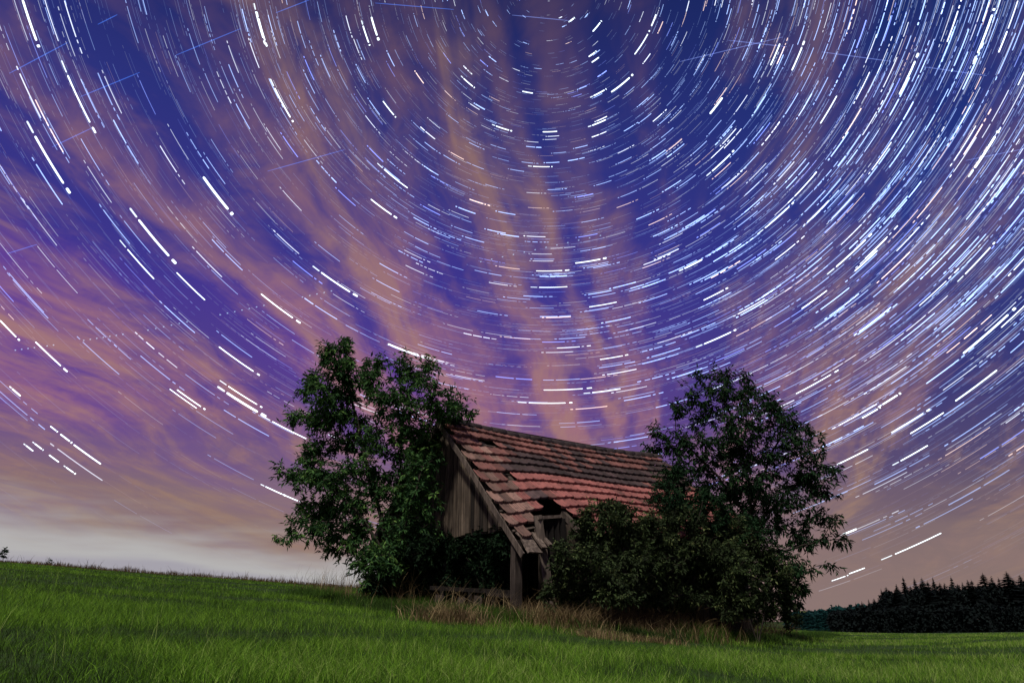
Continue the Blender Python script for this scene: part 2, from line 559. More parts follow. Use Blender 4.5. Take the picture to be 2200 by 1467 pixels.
bump(t, b, t.math('ADD', n_b, t.math('MULTIPLY', aw, 0.5)), 0.5, 0.012)


def leaf_mat(name, stops, rough=0.68, trans=0.22):
    m, t, b = material(name, rough, 0.06)
    a_ = attr_node(t, 'tint').outputs['Fac']
    c_ = t.ramp(a_, stops)
    t.put(b.inputs['Base Color'], c_)
    tr = t.n.new('ShaderNodeBsdfTranslucent')
    t.l.new(c_, tr.inputs[0])
    mx = t.n.new('ShaderNodeMixShader')
    mx.inputs[0].default_value = trans
    t.l.new(b.outputs[0], mx.inputs[1])
    t.l.new(tr.outputs[0], mx.inputs[2])
    t.l.new(mx.outputs[0], t.n['Material Output'].inputs[0])
    return m


m_leafL = leaf_mat('maple_leaves', [(0.0, (0.018, 0.046, 0.020)), (0.5, (0.042, 0.104, 0.034)), (0.85, (0.084, 0.180, 0.048)), (1.0, (0.14, 0.25, 0.06))])
m_leafR = leaf_mat('ash_leaves', [(0.0, (0.010, 0.026, 0.013)), (0.7, (0.019, 0.050, 0.020)), (1.0, (0.036, 0.080, 0.028))])
m_leafB = leaf_mat('bush_leaves', [(0.0, (0.018, 0.024, 0.012)), (0.5, (0.031, 0.048, 0.020)), (0.85, (0.060, 0.090, 0.032)), (1.0, (0.15, 0.18, 0.07))])
m_leafS = leaf_mat('shade_leaves', [(0.0, (0.006, 0.014, 0.008)), (0.7, (0.011, 0.027, 0.012)), (1.0, (0.02, 0.042, 0.016))])  # leaf tones darkened to carry the shade of the bay
m_grass = leaf_mat('grass_blades', [(0.0, (0.030, 0.050, 0.018)), (0.35, (0.060, 0.135, 0.016)), (0.72, (0.155, 0.33, 0.024)), (0.94, (0.24, 0.43, 0.045)), (1.0, (0.36, 0.46, 0.13))], 0.6, 0.36)
m_dry = leaf_mat('dry_stalks', [(0.0, (0.05, 0.033, 0.018)), (0.5, (0.15, 0.105, 0.052)), (1.0, (0.42, 0.32, 0.17))], 0.8, 0.2)
m_bark, t, b = material('bark', 0.9, 0.15)
tco = t.n.new('ShaderNodeTexCoord').outputs['Object']
g = t.noise(t.mapping(tco, (14, 14, 3)), 1.0, 5, 0.65)
t.put(b.inputs['Base Color'], t.ramp(g, [(0.3, (0.018, 0.015, 0.012)), (0.7, (0.060, 0.050, 0.040))]))
bump(t, b, g, 0.6, 0.02)
m_spruce, t, b = material('spruce_needles', 0.9, 0.1)
t.put(b.inputs['Base Color'], t.ramp(attr_node(t, 'tint').outputs['Fac'], [(0, (0.0035, 0.0055, 0.006)), (1, (0.006, 0.011, 0.0105))]))
m_far, t, b = material('hazy_spruce_needles', 0.9, 0.1)
t.put(b.inputs['Base Color'], t.ramp(attr_node(t, 'tint').outputs['Fac'], [(0, (0.007, 0.032, 0.034)), (1, (0.014, 0.068, 0.064))]))  # blue-green of distant haze put into the needle colour


# ------------------------------------------------------------------ solid builders
class MB:
    def __init__(s):
        s.v, s.f, s.a = [], [], []

    def add(s, V, F, tint=0.5):
        b_ = len(s.v)
        s.v.extend([tuple(p) for p in V])
        s.f.extend([tuple(i + b_ for i in q) for q in F])
        s.a.extend([tint] * len(V))

    def bar(s, p, q, wx, wy, up=(0, 0, 1), tint=0.5, ends=(1.0, 1.0), bend=0.0):
        """squared timber from p to q, wx wide (side), wy thick (up); 4 slightly uneven sections"""
        p, q = np.array(p, float), np.array(q, float)
        d = (q - p) / np.linalg.norm(q - p)
        sd_ = np.cross(d, up)
        if np.linalg.norm(sd_) < 1e-3:
            sd_ = np.cross(d, (1, 0, 0))
        sd_ /= np.linalg.norm(sd_)
        u = np.cross(sd_, d)
        V, F = [], []
        n = 5
        for i in range(n):
            f = i / (n - 1)
            k = ends[0] + (ends[1] - ends[0]) * f
            c_ = p + (q - p) * f + u * bend * math.sin(math.pi * f) + sd_ * rng.normal() * wx * 0.02
            for a_, b_ in ((-1, -1), (1, -1), (1, 1), (-1, 1)):
                V.append(c_ + sd_ * a_ * wx / 2 * k * (1 + 0.06 * rng.normal()) + u * b_ * wy / 2 * k)
        for i in range(n - 1):
            for j in range(4):
                F.append((i * 4 + j, i * 4 + (j + 1) % 4, i * 4 + 4 + (j + 1) % 4, i * 4 + 4 + j))
        F += [(3, 2, 1, 0), tuple((n - 1) * 4 + j for j in range(4))]
        s.add(V, F, tint)

    def build(s, name, mat, parent=None, smooth=False):
        return make(name, s.v, s.f, mat, parent, {'tint': s.a}, smooth)


def tubes(segs, sides=5):
    """segs: (p, q, rp, rq) -> V, F arrays"""
    segs = [(np.array(p), np.array(q), a, b) for p, q, a, b in segs]
    P = np.array([s[0] for s in segs]); Q = np.array([s[1] for s in segs])
    ra = np.array([s[2] for s in segs]); rb = np.array([s[3] for s in segs])
    D = Q - P
    D /= np.linalg.norm(D, axis=1)[:, None] + 1e-9
    ref = np.where(np.abs(D[:, 2:3]) < 0.9, np.array([[0, 0, 1.0]]), np.array([[1.0, 0, 0]]))
    A = np.cross(D, ref); A /= np.linalg.norm(A, axis=1)[:, None]
    B = np.cross(D, A)
    ang = np.arange(sides) * 2 * math.pi / sides
    ring = A[:, None] * np.cos(ang)[None, :, None] + B[:, None] * np.sin(ang)[None, :, None]
    V = np.concatenate([P[:, None] + ring * ra[:, None, None], Q[:, None] + ring * rb[:, None, None]], 1).reshape(-1, 3)
    n = len(segs)
    base = (np.arange(n) * 2 * sides)[:, None]
    j = np.arange(sides)
    F = np.stack([base + j, base + (j + 1) % sides, base + sides + (j + 1) % sides, base + sides + j], -1).reshape(-1, 4)
    return V, F


# ------------------------------------------------------------------ the barn
E0 = gpix(1118, 1337)
Ec = at(1127, 1188, E0[1])                                   # sunken near corner of the eave
RAZ = R(54)
rd = np.array([math.sin(RAZ), math.cos(RAZ), 0])             # along the ridge, away to the right
gd = np.array([-rd[1], rd[0], 0])                            # along the gable, to the back left
r_ = ray(945, 903)
s_w, k_ = np.linalg.solve(np.array([[gd[0], -r_[0]], [gd[1], -r_[1]]]), -Ec[:2])
A = CAM + r_ * k_                                            # gable apex
r2 = ray(1405, 989)
t_r, _ = np.linalg.solve(np.array([[rd[0], -r2[0]], [rd[1], -r2[1]]]), -A[:2])
LEN = t_r + 0.25
r3 = ray(1285, 1142)
t_e, k3 = np.linalg.solve(np.array([[rd[0], -r3[0]], [rd[1], -r3[1]]]), -Ec[:2])
zE = (CAM + r3 * k3)[2] + 0.12                               # straight eave height
DROP = zE - Ec[2]
Eu = np.array([Ec[0], Ec[1], zE])
down = Eu - A
TS = np.linalg.norm(down)
down /= TS
nrm = np.cross(rd, down); nrm *= np.sign(nrm[2])
W2 = s_w
print('barn', 'E0', E0, 'A', A, 'half width', s_w, 'len', LEN, 'slope', TS, 'drop', DROP, 't_e', t_e, 'zE', zE)
zg = lambda p: float(ground(p[0], p[1]))


def S(s, t_):
    """front roof surface, s along the ridge, t down the slope"""
    s, t_ = np.asarray(s, float), np.asarray(t_, float)
    p = A + s[..., None] * rd + t_[..., None] * down
    f = np.clip(t_ / TS, 0, 1.1)
    z = -DROP * np.exp(-(np.maximum(s, 0) / 1.55) ** 1.5) * f ** 1.15
    z = z - 0.10 * np.sin(np.pi * np.clip(s / LEN, 0, 1)) * (1 - f) - 0.10 * np.sin(np.pi * np.clip((s - 1.2) / (LEN - 1), 0, 1)) * f
    z = z + 0.05 * (vnoise(s, t_, 0.8) - 0.5)
    p[..., 2] += z
    return p


barn = empty('barn', (E0[0] + gd[0] * W2 + rd[0] * LEN / 2, E0[1] + gd[1] * W2 + rd[1] * LEN / 2, zg(E0)))
tag(barn, 'derelict wooden field barn with a sagging red tiled roof, overgrown by trees and bushes', 'barn')

NROW = 13
gauge = TS / NROW
TW = 0.235
ncol = int(LEN / TW)
# tile template: across profile with two ribs, flat pan, rolled edge; 3 stations along, lip at the lower end
ax = np.array([0.0, 0.06, 0.12, 0.30, 0.5, 0.70, 0.90, 0.96, 1.0]) * 0.985
hp = np.array([0.004, 0.022, 0.006, 0.0, 0.007, 0.0, 0.006, 0.020, 0.004])
bl = np.array([-0.12, 0.5, 0.96, 1.0, 1.0])
bo = np.array([0.0, 0.022, 0.058, 0.056, 0.004])
edge_sag = np.array([0, 0, 0.022, 0.03, 0.022])     # slightly curved lower edge
tV, tF, tC, tA = [], [], [], []
cnt = 0
for i in range(NROW):
    for j in range(ncol):
        s0 = j * TW + (0.5 * TW if i % 2 else 0.0) - 0.02
        if s0 + TW > LEN + 0.05: continue
        sc_ = s0 + TW / 2
        # missing tiles: a slot near the ridge, a small one, and the broken corner at the eave
        if i == 2 and 0.62 < sc_ < 1.25: continue
        if i == 6 and 0.72 < sc_ < 0.95: continue
        if i == 9 and 0.98 < sc_ < 1.40: continue
        if i == 10 and 0.80 < sc_ < 1.60: continue
        if i == 11 and 0.42 < sc_ < 1.78: continue
        if i == 12 and sc_ < 1.78: continue
        jit = rng.normal(size=4)
        low = i >= 6
        loose = 1.0 if (low and sc_ < 3) else 0.5
        yaw, off, lift = jit[0] * 0.012 * loose, jit[1] * 0.014 * loose, abs(jit[2]) * 0.006 * loose
        if i == 10 and 0.6 < sc_ < 0.80: yaw, lift = 0.10, 0.03
        a_, b_ = np.meshgrid(ax, bl, indexing='xy')
        ss_ = s0 + a_ * TW + (b_ - 0.5) * gauge * yaw
        tt_ = (i + b_) * gauge + off + (a_ - 0.5) * TW * yaw * 2
        curve = (np.sin(np.pi * a_) - 0.5) * 0.022 * (b_ > 0.9)
        tt_ = tt_ + curve
        P_ = S(ss_, tt_)
        h_ = np.tile(hp, (5, 1))
        h_[4] *= 0.2
        P_ = P_ + nrm * (0.02 + h_ + bo[:, None] + lift * np.clip(b_, 0, 1)[..., ] * 1.0)[..., None]
        # colour: weathered dark courses above, redder replacement tiles below, pale tiles along the verge
        red = np.array([0.32, 0.112, 0.098]) * (1 + 0.12 * jit[3])
        brown = np.array([0.190, 0.078, 0.066]) * (1 + 0.2 * jit[3])
        dark = np.array([0.058, 0.036, 0.036]) * (1 + 0.25 * jit[3])
        tan = np.array([0.215, 0.125, 0.100]) * (1 + 0.22 * jit[3])
        if i >= 6:
            c_ = red if rng.random() > 0.05 else brown
            if sc_ < 0.72 + 0.05 * rng.random(): c_ = tan if rng.random() < 0.7 else brown
            if i == 8 and 0.9 < sc_ < 1.4: c_ = dark * 1.4
        elif i >= 4:
            c_ = dark if rng.random() > 0.12 else brown
            if sc_ < 0.85: c_ = tan if rng.random() < 0.6 else brown
        elif i == 3:
            c_ = dark if rng.random() < 0.30 + 0.14 * sc_ else brown
            if sc_ < 0.8: c_ = tan if rng.random() < 0.6 else brown * 1.2
        else:
            c_ = brown if rng.random() < 0.97 - 0.075 * sc_ - 0.10 * (i == 0) else dark
        if rng.random() < 0.05 and i < 6: c_ = c_ * 1.7
        tA.append(a_.reshape(-1) + rng.integers(0, 3))
        tV.append(P_.reshape(-1, 3))
        tC.append(np.repeat(np.clip(c_, 0.01, 0.6)[None], 45, 0))
        bi = cnt * 45
        I, J = np.meshgrid(np.arange(4), np.arange(8), indexing='ij')
        q0 = (bi + I * 9 + J).ravel()
        tF.append(np.stack([q0, q0 + 9, q0 + 10, q0 + 1], -1))
        cnt += 1
o = make('roof', np.concatenate(tV), np.concatenate(tF), m_tile, barn, {'tcol': np.concatenate(tC), 'across': np.concatenate(tA)})
o['label'] = 'front roof slope of red and blackened clay tiles, sunken at the near corner'
# back slope, mirrored, coarser
tV, tF, tC, cnt = [], [], [], 0
for i in range(NROW):
    for j in range(0, ncol):
        s0 = j * TW
        a_, b_ = np.meshgrid(np.array([0, 0.5, 1.03]), np.array([-0.2, 0.97, 1.0]), indexing='xy')
        P_ = A + (s0 + a_ * TW)[..., None] * rd + ((i + b_) * gauge)[..., None] * (down + 2 * gd * (gd @ -down))
        P_ = P_ + np.array([0, 0, 1]) * np.array([0.0, 0.045, 0.01])[:, None, None]
        tV.append(P_.reshape(-1, 3))
        tC.append(np.repeat(np.clip(np.array([0.10, 0.055, 0.047]) * (1 + 0.25 * rng.normal()), 0.01, 1)[None], 9, 0))
        I, J = np.meshgrid(np.arange(2), np.arange(2), indexing='ij')
        q0 = (cnt * 9 + I * 3 + J).ravel()
        tF.append(np.stack([q0, q0 + 3, q0 + 4, q0 + 1], -1))
        cnt += 1
o = make('roof', np.concatenate(tV), np.concatenate(tF), m_tile, barn, {'tcol': np.concatenate(tC)})
o['label'] = 'back roof slope facing away'
# ridge caps: half-round clay tiles, dark with age
tV, tF, tC, cnt = [], [], [], 0
ncap = int(LEN / 0.36)
for k in range(ncap):
    s0 = k * LEN / ncap - 0.04
    c0 = S(np.array(s0), np.array(0.0)) ; c1 = S(np.array(s0 + LEN / ncap + 0.05), np.array(0.0))
    ang = np.linspace(-0.15, math.pi + 0.15, 8)
    rad = 0.115 + 0.006 * rng.normal()
    for e_, (cc_, rr_) in enumerate(((c0, rad * 0.93), (c1, rad * 1.06), (c1, rad * 0.9))):
        for q_ in ang:
            tV.append(cc_ + gd * math.cos(q_) * rr_ + np.array([0, 0, 1]) * (math.sin(q_) * rr_ + 0.0 + 0.008 * rng.normal()))
            tC.append(np.array([0.055, 0.040, 0.038]) * (1 + 0.2 * rng.random()))
    for e_ in range(2):
        for q_ in range(7):
            b_ = cnt + e_ * 8 + q_
            tF.append((b_, b_ + 1, b_ + 9, b_ + 8))
    cnt += 24
make('ridge_cap', np.array(tV), np.array(tF), m_tile, barn, {'tcol': np.array(tC)})

# verge boards along the gable's slopes
mb = MB()
n_ = 10
for k in range(n_):
    p0, p1 = S(np.array(-0.05), np.array(TS * (k / n_) - 0.02)), S(np.array(-0.05), np.array(TS * (k + 1) / n_ + 0.01))
    dv = np.array([0, 0, -0.05])
    mb.bar(p0 + dv, p1 + dv, 0.03, 0.115, up=nrm, tint=0.62 + 0.1 * rng.random())
    mb.v = mb.v
o = mb.build('barge_board', m_beam, barn)
mb = MB()
gdown = down + 2 * gd * (gd @ -down)
mb.bar(A + rd * -0.05 + np.array([0, 0, -0.085]), A + rd * -0.05 + gdown * TS + np.array([0, 0, -0.085]), 0.03, 0.17, tint=0.4)
mb.build('barge_board', m_beam, barn)
gz = TS / 15
# bare roof boards left at the sunken corner, with the verge batten
mb = MB()
for k, (sa, t0_, t1_, wd) in enumerate(((0.23, 13.3, 15.15, 0.30), (0.47, 13.5, 15.0, 0.13))):
    p0, p1 = S(np.array(sa), np.array(t0_ * gz)), S(np.array(sa), np.array(t1_ * gz))
    mb.bar(p0 + nrm * 0.0, p1 + nrm * (0.01 * k), wd, 0.035, up=nrm, tint=0.75 + 0.15 * k)
mb.build('roof_board', m_beam, barn)
mb = MB()
p0, p1 = S(np.array(0.59), np.array(13.2 * gz)), S(np.array(0.62), np.array(15.0 * gz))
mb.bar(p0 - nrm * 0.02, p1 + nrm * 0.02, 0.08, 0.05, up=nrm, tint=0.8)
mb.build('rafter', m_beam, barn)
for sa, t0_, t1_ in ((1.62, 11.6, 15.2), (2.9, 0.3, 15.0), (4.3, 0.3, 15.0), (5.7, 0.3, 15.0), (0.9, 0.3, 9.4)):
    mb = MB()
    p0, p1 = S(np.array(sa), np.array(t0_ * gz)), S(np.array(sa + 0.02), np.array(t1_ * gz))
    mb.bar(p0 - nrm * 0.09, p1 - nrm * 0.07, 0.10, 0.12, up=nrm, tint=0.45)
    mb.build('rafter', m_beam, barn)
# battens showing in the holes
for trow in (2.05, 2.95, 7.0, 11.0, 12.0, 13.0):
    mb = MB()
    pts = [S(np.array(s_), np.array(trow * gz)) - nrm * 0.02 for s_ in np.linspace(0.05, 2.2, 5)]
    for p0, p1 in zip(pts[:-1], pts[1:]):
        if trow > 10 and 0.5 < (p0 - A) @ rd < 1.7: continue
        mb.bar(p0, p1, 0.05, 0.035, up=nrm, tint=0.4)
    mb.build('batten', m_beam, barn)

# gable boarding: separate upright boards with ragged lower ends
sg = 0.16
Gp = Ec + rd * sg
rb_ = ray(1060, 1136)
q_, kb = np.linalg.solve(np.array([[gd[0], -rb_[0]], [gd[1], -rb_[1]]]), -Gp[:2])
zb = (CAM + rb_ * kb)[2]


def roof_z(wv):
    """underside of the roof over the gable, wv from the near eave"""
    if wv <= W2:
        t_ = TS * (1 - wv / W2)
        return float(S(np.array(sg), np.array(t_))[2]) - 0.05
    return float(A[2] - (wv - W2) / W2 * (A[2] - zE)) - 0.05


mb = MB()
wv = 0.25
while wv < 2 * W2 - 0.2:
    bw = 0.15 + 0.07 * rng.random()
    z0 = zb + 0.10 * (rng.random() - 0.6) + (0.10 if rng.random() < 0.15 else 0)
    za, zc = roof_z(wv), roof_z(wv + bw)
    if min(za, zc) > z0 + 0.05:
        p = Gp + gd * wv
        q = Gp + gd * (wv + bw - 0.014 - 0.022 * rng.random())
        dpt = rd * (0.028 + 0.012 * rng.random())
        lean = rng.normal() * 0.006
        P8 = []
        for pt, zt in ((p, za), (q, zc)):
            for dd in (0 * dpt, dpt):
                P8.append((pt[0] + dd[0] + lean, pt[1] + dd[1], z0 + 0.02 * rng.random()))
                P8.append((pt[0] + dd[0], pt[1] + dd[1], zt))
        mb.add(P8, [(0, 1, 5, 4), (2, 6, 7, 3), (0, 2, 3, 1), (4, 5, 7, 6), (0, 4, 6, 2), (1, 3, 7, 5)], float(np.clip(rng.normal(0.55, 0.38), 0, 1)))
    wv += bw
mb.build('gable_wall', m_wood, barn)
# beam carrying the boarding, set behind it
mb = MB()
w_in = next(q for q in np.arange(0.2, 2.5, 0.05) if roof_z(q) > zb + 0.22)          # the beam ends under the tiles
pb0, pb1 = Gp + gd * w_in + rd * 0.14, Gp + gd * (2 * W2 - w_in) + rd * 0.14
mb.bar((pb0[0], pb0[1], zb + 0.02), (pb1[0], pb1[1], zb + 0.05), 0.16, 0.16, tint=0.35)
mb.build('tie_beam', m_beam, barn)


def board_wall(P0, dirv, length, ztop, name, seed_t=0.35):
    mb = MB()
    x = 0.0
    while x < length:
        bw = 0.16 + 0.06 * rng.random()
        p = P0 + dirv * x; q = P0 + dirv * (x + bw - 0.012)
        n_ = np.cross(dirv, (0, 0, 1)) * (0.03 + 0.01 * rng.random())
        z0a = zg(p) - 0.1
        zt_ = ztop(x)
        V8 = [(*(p + dd)[:2], z) for dd in (0 * n_, n_) for z in (z0a, zt_)] + [(*(q + dd)[:2], z) for dd in (0 * n_, n_) for z in (z0a, zt_)]
        mb.add(V8, [(0, 1, 5, 4), (2, 6, 7, 3), (0, 2, 3, 1), (4, 5, 7, 6), (0, 4, 6, 2), (1, 3, 7, 5)], float(np.clip(rng.normal(seed_t, 0.2), 0, 1)))
        x += bw
    return mb.build(name, m_wood, barn)


inset = 0.55
P_side = Ec + gd * inset + rd * 0.75
board_wall(P_side, rd, LEN - 1.0, lambda x: float(S(np.array(x + 0.75), np.array(TS * (1 - inset / W2)))[2]) - 0.16, 'side_wall', 0.2)
board_wall(Ec + gd * (2 * W2 - inset) + rd * 0.2, rd, LEN - 0.4, lambda x: zE + 0.3, 'side_wall', 0.2)
board_wall(Ec + rd * (LEN - 0.25) + gd * inset, gd, 2 * W2 - 2 * inset,
           lambda x: roof_z(x + inset) - 0.12 if x + inset > 0.3 else zE, 'end_wall', 0.2)
# posts
pA = E0 + gd * 0.30 + rd * 0.12
mb = MB()
mb.bar((pA[0], pA[1], zg(pA) - 0.1), (pA[0] + 0.01, pA[1], roof_z(0.30) - 0.02), 0.15, 0.16, up=(rd[0], rd[1], 0.01), tint=0.25)
mb.build('post', m_beam, barn)
pB0 = at(1190, 1310, E0[1] + 0.4); pB1 = at(1156, 1108, E0[1] + 0.55)
mb = MB()
mb.bar((pB0[0], pB0[1], zg(pB0) - 0.1), pB1, 0.17, 0.15, up=(0, -1, 0.1), tint=0.5)
o = mb.build('post', m_beam, barn)
o['label'] = 'leaning post standing up through the broken eave'
pC = Ec + gd * 0.4 + rd * (LEN * 0.5)
for q in (Gp + gd * (W2 * 1.0) + rd * 0.2, Gp + gd * (2 * W2 - 0.3) + rd * 0.2):
    mb = MB()
    mb.bar((q[0], q[1], zg(q) - 0.1), (q[0], q[1], zb), 0.18, 0.18, up=(rd[0], rd[1], 0.01), tint=0.3)
    mb.build('post', m_beam, barn)
# short cross piece on the leaning post and a strip of boarding behind it
mb = MB()
mb.bar(at(1156, 1112, E0[1] + 0.45), at(1203, 1109, E0[1] + 0.75), 0.08, 0.06, tint=0.9)
mb.build('crosspiece', m_beam, barn)
mb = MB()
for k in range(4):
    x = 1168 + 13 * k
    p, q = at(x, 1114, E0[1] + 0.62 + 0.05 * k), at(x + 5, 1215, E0[1] + 0.62 + 0.05 * k)
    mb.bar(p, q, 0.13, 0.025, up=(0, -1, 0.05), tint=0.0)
mb.build('boarding', m_shaded, barn)

# old rail fence and broken boards in the dark bay under the gable
fy = E0[1] + 0.75
fence = empty('rail_fence', gpix(1020, 1330))
fl = at(930, 1268, fy + 0.9); fr = at(1104, 1277, fy)
tag(fence, 'low broken fence of weathered rails in the open bay under the barn gable', 'fence')
mb = MB(); mb.bar(at(925, 1262, fy + 0.9), at(1106, 1272, fy), 0.05, 0.08, tint=0.05); mb.build('rail', m_shaded, fence)
mb = MB(); mb.bar(at(1046, 1275, fy + 0.25), at(1106, 1281, fy - 0.05), 0.05, 0.07, tint=0.35); mb.build('rail', m_shaded, fence)
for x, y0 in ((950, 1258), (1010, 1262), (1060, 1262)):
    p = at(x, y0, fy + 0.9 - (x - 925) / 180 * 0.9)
    mb = MB(); mb.bar((p[0], p[1], zg(p) - 0.1), p, 0.07, 0.07, up=(0, 1, 0), tint=0.1); mb.build('fence_post', m_shaded, fence)
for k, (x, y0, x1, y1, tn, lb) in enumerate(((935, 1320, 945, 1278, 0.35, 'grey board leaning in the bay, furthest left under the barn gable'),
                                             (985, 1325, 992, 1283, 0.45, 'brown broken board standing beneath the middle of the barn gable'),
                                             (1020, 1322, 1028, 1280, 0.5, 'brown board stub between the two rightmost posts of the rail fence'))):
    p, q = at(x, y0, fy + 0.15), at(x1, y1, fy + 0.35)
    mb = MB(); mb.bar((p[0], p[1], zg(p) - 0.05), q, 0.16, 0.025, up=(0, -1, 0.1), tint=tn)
    o = mb.build('board', m_shaded)
    tag(o, lb, 'board', 'broken boards under the gable')


# ------------------------------------------------------------------ trees and bushes
def blobs3(bl, Yfun, seed):
    """pixel blobs -> ellipsoids with real depth"""
    g = np.random.default_rng(seed)
    out = []
    for q in bl:
        x, y, rx = q[0], q[1], q[2]
        ry = q[3] if len(q) > 3 else rx
        Y = Yfun(x, y) + g.normal() * (0.25 + 0.006 * max(rx, ry))
        c_ = at(x, y, Y)
        dist = (c_ - CAM) @ np.array([0, CP, SP])
        out.append((c_, rx * dist / FPX, 0.5 * (rx + ry) * dist / FPX * 0.95, ry * dist / FPX))
    return out


def sample_blobs(B, per, g):
    pts = []
    for c_, a, b_, h in B:
        n = max(3, int(per * (a * h) ** 0.85))
        v = g.normal(size=(n, 3))
        v /= np.linalg.norm(v, axis=1)[:, None]
        rr_ = g.random(n) ** 0.36
        pts.append(c_ + v * rr_[:, None] * np.array([a, b_, h]))
    return np.concatenate(pts)


def grow(root, stems, tips, seglen, g):
    """branch skeleton: every tip joins the nearest wood already grown. Returns nodes, parents"""
    nodes = [np.array(root, float)]
    par = [-1]
    for st in stems:
        prev = 0
        for p in st:
            p = np.array(p, float)
            n = max(1, int(np.linalg.norm(p - nodes[prev]) / seglen))
            a = nodes[prev].copy()
            for k in range(1, n + 1):
                q = a + (p - a) * k / n + g.normal(size=3) * seglen * 0.06
                nodes.append(q); par.append(prev); prev = len(nodes) - 1
    N = np.zeros((200000, 3)); cnt_ = len(nodes)
    N[:cnt_] = nodes
    order = np.argsort(np.min(np.linalg.norm(tips[:, None] - N[None, :cnt_], axis=2), axis=1))
    tipidx = []
    for i in order:
        T = tips[i]
        dv = T - N[:cnt_]
        dd = np.linalg.norm(dv, axis=1)
        cost = dd + 0.35 * np.maximum(-(dv[:, 2]), 0)          # prefer to rise
        k = int(np.argmin(cost))
        a = N[k].copy()
        L = dd[k]
        n = max(2, int(L / seglen))
        prev = k
        mid = np.array([0, 0, 0.10 * L]) + g.normal(size=3) * 0.06 * L
        for s_ in range(1, n + 1):
            f = s_ / n
            q = a + (T - a) * f + mid * math.sin(math.pi * f)
            N[cnt_] = q; par.append(prev); prev = cnt_; cnt_ += 1
        tipidx.append(prev)
    return N[:cnt_], np.array(par), tipidx


def wood_mesh(N, par, r_tip, expo, rmax=1.0):
    n = len(N)
    load = np.zeros(n)
    child = np.zeros(n, int)
    for i in range(1, n): child[par[i]] += 1
    load[child == 0] = 1
    for i in range(n - 1, 0, -1): load[par[i]] += load[i]
    rad = np.minimum(r_tip * np.maximum(load, 1) ** expo, rmax)
    segs = [(N[par[i]], N[i], min(rad[par[i]], rad[i] * 1.35), rad[i]) for i in range(1, n)]
    return tubes(segs, 5)


def leaves_mesh(P, axis, length, width, g, droop=0.5, tint=None):
    """folded pointed leaves; P base points, axis unit directions"""
    n = len(P)
    ax_ = axis + g.normal(size=(n, 3)) * 0.45
    ax_[:, 2] -= droop * g.random(n) * 1.4
    ax_ /= np.linalg.norm(ax_, axis=1)[:, None]
    rnd = g.normal(size=(n, 3)) * 0.7 + np.array([0, 0, 1.0])
    sd_ = np.cross(ax_, rnd); sd_ /= np.linalg.norm(sd_, axis=1)[:, None] + 1e-9
    up = np.cross(sd_, ax_)
    L = (length * g.uniform(0.65, 1.25, n))[:, None]
    Wd = (width * g.uniform(0.7, 1.2, n))[:, None] * 0.5
    v0 = P
    v1 = P + ax_ * L * 0.42 + sd_ * Wd + up * Wd * 0.45
    v2 = P + ax_ * L - up * L * 0.14
    v3 = P + ax_ * L * 0.42 - sd_ * Wd + up * Wd * 0.45
    V = np.stack([v0, v1, v2, v3], 1).reshape(-1, 3)
    b_ = np.arange(n)[:, None] * 4
    F = np.concatenate([b_ + np.array([[0, 1, 2]]), b_ + np.array([[0, 2, 3]])])
    if tint is None: tint = g.random(n)
    return V, F, np.repeat(tint, 4)


def foliage(N, par, tips, per_tip, back, spread, length, width, g, droop=0.5, tipfun=None):
    P, D, T = [], [], []
    for ti in tips:
        # walk back along the twig
        chain, i, L = [ti], ti, 0.0
        while par[i] >= 0 and L < back:
            L += np.linalg.norm(N[i] - N[par[i]])
            i = par[i]
            chain.append(i)
        C_ = N[chain]
        seg = np.linalg.norm(np.diff(C_, axis=0), axis=1)
        cum = np.concatenate([[0], np.cumsum(seg)])
        n = per_tip if tipfun is None else max(2, int(per_tip * tipfun(N[ti])))
        nn = max(2, n // 4)
        pos = np.minimum(g.random(nn) ** 1.3 * min(back, cum[-1]), cum[-1])
        pts = np.stack([np.interp(pos, cum, C_[:, k]) for k in range(3)], 1)
        dirn = C_[0] - C_[-1]
        dirn = dirn / (np.linalg.norm(dirn) + 1e-9)
        tone = np.clip(g.normal(0.5, 0.22), 0, 1)
        for p in pts:                                            # a compound leaf: a few leaflets from one stalk
            st = dirn * 0.5 + g.normal(size=3) * 0.8
            st[2] -= 0.15
            st /= np.linalg.norm(st)
            e = p + st * spread * g.uniform(0.2, 1.0)
            k = 5
            f = np.linspace(0.35, 1, k)[:, None]
            q = p + (e - p) * f
            sdv = np.cross(st, [0, 0, 1.0]); sdv /= np.linalg.norm(sdv) + 1e-9
            sg_ = np.array([1, -1, 1, -1, 0])[:, None]
            P.append(q); D.append(st * 0.7 + sdv * sg_ * 0.8)
            T.append(np.clip(tone + g.normal(size=k) * 0.15, 0, 1))
    return leaves_mesh(np.concatenate(P), np.concatenate(D), length, width, g, droop, np.concatenate(T))


def plant(name, label, cat, blobs, Yfun, root, stems, per, seed, leafmat, leaf, per_tip=26, back=0.55, spread=0.16, r_tip=0.004, expo=0.46, rmax=0.2, droop=0.5,
          seglen=0.22, group=None, wood='trunk', crown='crown', tipfun=None):
    g = np.random.default_rng(seed)
    B = blobs3(blobs, Yfun, seed)
    tips = sample_blobs(B, per, g)
    tips = tips[tips[:, 2] > ground(tips[:, 0], tips[:, 1]) + 0.08]
    N, par, ti = grow(root, stems, tips, seglen, g)
    e = empty(name, root)
    tag(e, label, cat, group)
    V, F = wood_mesh(N, par, r_tip, expo, rmax)
    make(wood, V, F, m_bark, e, smooth=True)
    V, F, T = foliage(N, par, ti, per_tip, back, spread, leaf[0], leaf[1], g, droop, tipfun)
    make(crown, V, F, leafmat, e, {'tint': T})
    print(name, 'tips', len(ti), 'leaves', len(F) // 2)
    return e


